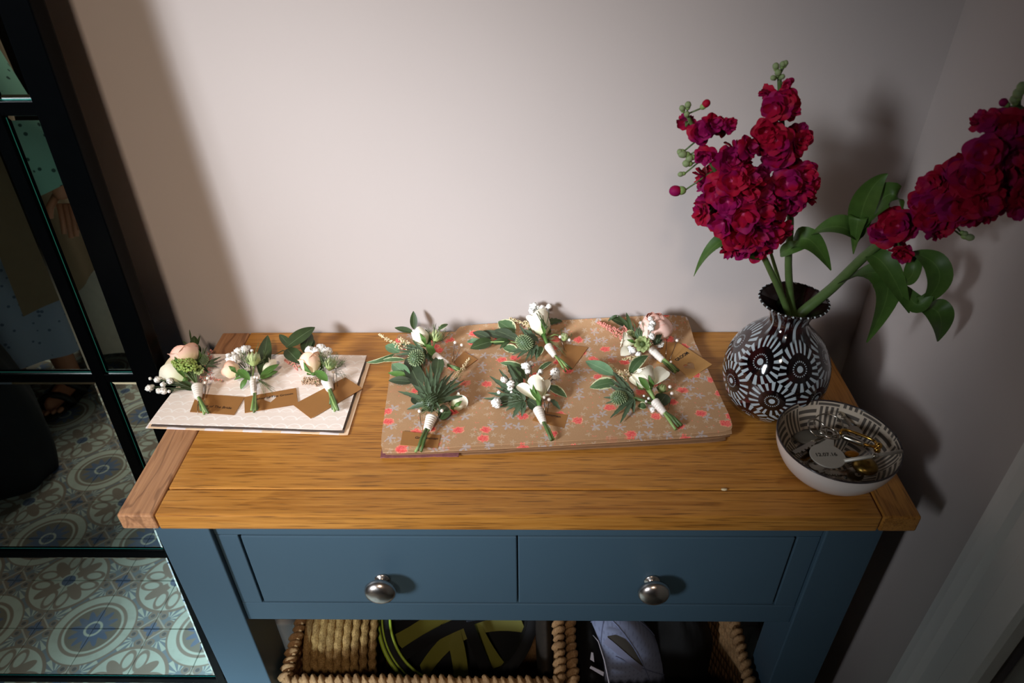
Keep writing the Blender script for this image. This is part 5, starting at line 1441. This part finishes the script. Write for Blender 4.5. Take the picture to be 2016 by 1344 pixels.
build(MB().grid(lambda u, v: Vector((wx+(.130+.02*math.sin(PI*v))*math.cos(2*PI*u), PY+(.12)*math.sin(2*PI*u), 1.40-.46*v)), 30, 10, True), 'bodice', MINT, woman)
build(MB().grid(lambda u, v: Vector((wx+(.150+.03*v+.014*math.sin(12*PI*u)*v)*math.cos(2*PI*u), PY+(.120+.03*v+.014*math.sin(12*PI*u)*v)*math.sin(2*PI*u), .96-.78*v)), 60, 14, True), 'skirt', MINT_SHADED, woman)
for sx in (1, -1):
    P_ = [(wx+sx*.12, PY, 1.385), (wx+sx*.145, PY+.05, 1.22)]+([el_, el_.lerp(wr_, .97)] if sx > 0 else [(wx-.21, PY+.01, 1.06), (wx-.212, PY+.08, .93)])
    build(MB().tube(P_, [.066, .062, .058, .052], 16), 'sleeve', MINT, woman)
TAUP = plain('taupe_linen', '#7d6a52', .9, var=.1, sc=30)
for sx in (-1, 1):
    def f(u, v, sx=sx):
        a = (.62+u*.98); r = .185+.125*v+.012*math.sin(9*u+3*v)
        return Vector((wx+sx*r*math.sin(a), PY+(.155+.08*v)*math.cos(a), 1.38-(1.00-.06*u)*v))
    build(MB().grid(f, 16, 16), 'waistcoat_panel', TAUP, woman)
def f(u, v):
    a = PI/2+u*PI; r = .19+.075*v
    return Vector((wx+r*math.sin(a), PY+(.155+.08*v)*math.cos(a), 1.38-.96*v))
build(MB().grid(f, 20, 14), 'waistcoat_back', TAUP, woman)
BLK = plain('black_leather', '#0c0a0a', .5)
for sx in (-1, 1):
    fx = wx+sx*.10
    build(MB().ball((fx, PY+.055, .010), 1, 20, 8, (.050, .135, .012)), 'sandal_sole', BLK, woman)
    for yy in (.02, .085):
        build(MB().tube([(fx+.046*math.cos(PI*k/8), PY+yy+.004*k, .012+.045*math.sin(PI*k/8)) for k in range(9)], .011, 8), 'sandal_strap', BLK, woman)
    for k in range(5):
        build(MB().ball((fx+(k-2)*.0165, PY+.150-.008*abs(k-1.5), .022), .0095, 8, 6, (.85, 1.5, .8)), 'toe', SKIN, woman)
# stool with a cream throw behind her
st_ = thing('footstool', (-1.39, -1.63, 0), 'low footstool draped with a cream fleece throw, seen in the mirror', 'stool')
CREAM = plain('cream_fleece', '#ded4c2', .95, var=.15, sc=40)
build(MB().grid(lambda u, v: Vector((-1.39, -1.63, 0))+Vector((.21*min(1, v*2.2)*math.cos(2*PI*u)*(1+.05*math.sin(14*PI*u)*max(0, v-.4)), .21*min(1, v*2.2)*math.sin(2*PI*u)*(1+.05*math.sin(14*PI*u)*max(0, v-.4)), (.40)-.02*v-.34*max(0, (v-.42)/.58)+.02*math.sin(9*u)*v)), 60, 16, True), 'throw', CREAM, st_)
for a in (.8, 2.4, 3.9, 5.5): build(MB().tube([(-1.39+.14*math.cos(a), -1.63+.14*math.sin(a), 0), (-1.39+.12*math.cos(a), -1.63+.12*math.sin(a), .36)], .02, 10), 'leg', plain('dark_wood_leg', '#3a281c', .5), st_)
# dark navy cloth bag on the floor
NAVY = plain('navy_black_cloth', '#0d1016', .9, var=.3, sc=20)
bg = thing('cloth_bag', (-1.36, -.88, 0), 'slumped navy black cloth bag on the tiles, seen in the mirror', 'bag')
build(MB().grid(lambda u, v: Vector((-1.455, -.86, 0))+Vector((1, 0, 0))*((.05+.135*math.sin(PI*min(1, .12+v*.62))**.8)*(1+.05*math.sin(7*2*PI*u+v*4))*math.cos(2*PI*u))+Vector((0, 1, 0))*((.04+.11*math.sin(PI*min(1, .12+v*.62))**.8)*(1+.05*math.sin(5*2*PI*u))*math.sin(2*PI*u))+Vector((-.10*(1-v)**1.5, 0, .58*(1-v))), 40, 18, True), 'bag_body', NAVY, bg)
build(MB().tube([(-1.59, -.86, .56), (-1.61, -.86, .68), (-1.55, -.86, .72), (-1.52, -.86, .57)], .010, 8), 'bag_strap', NAVY, bg)
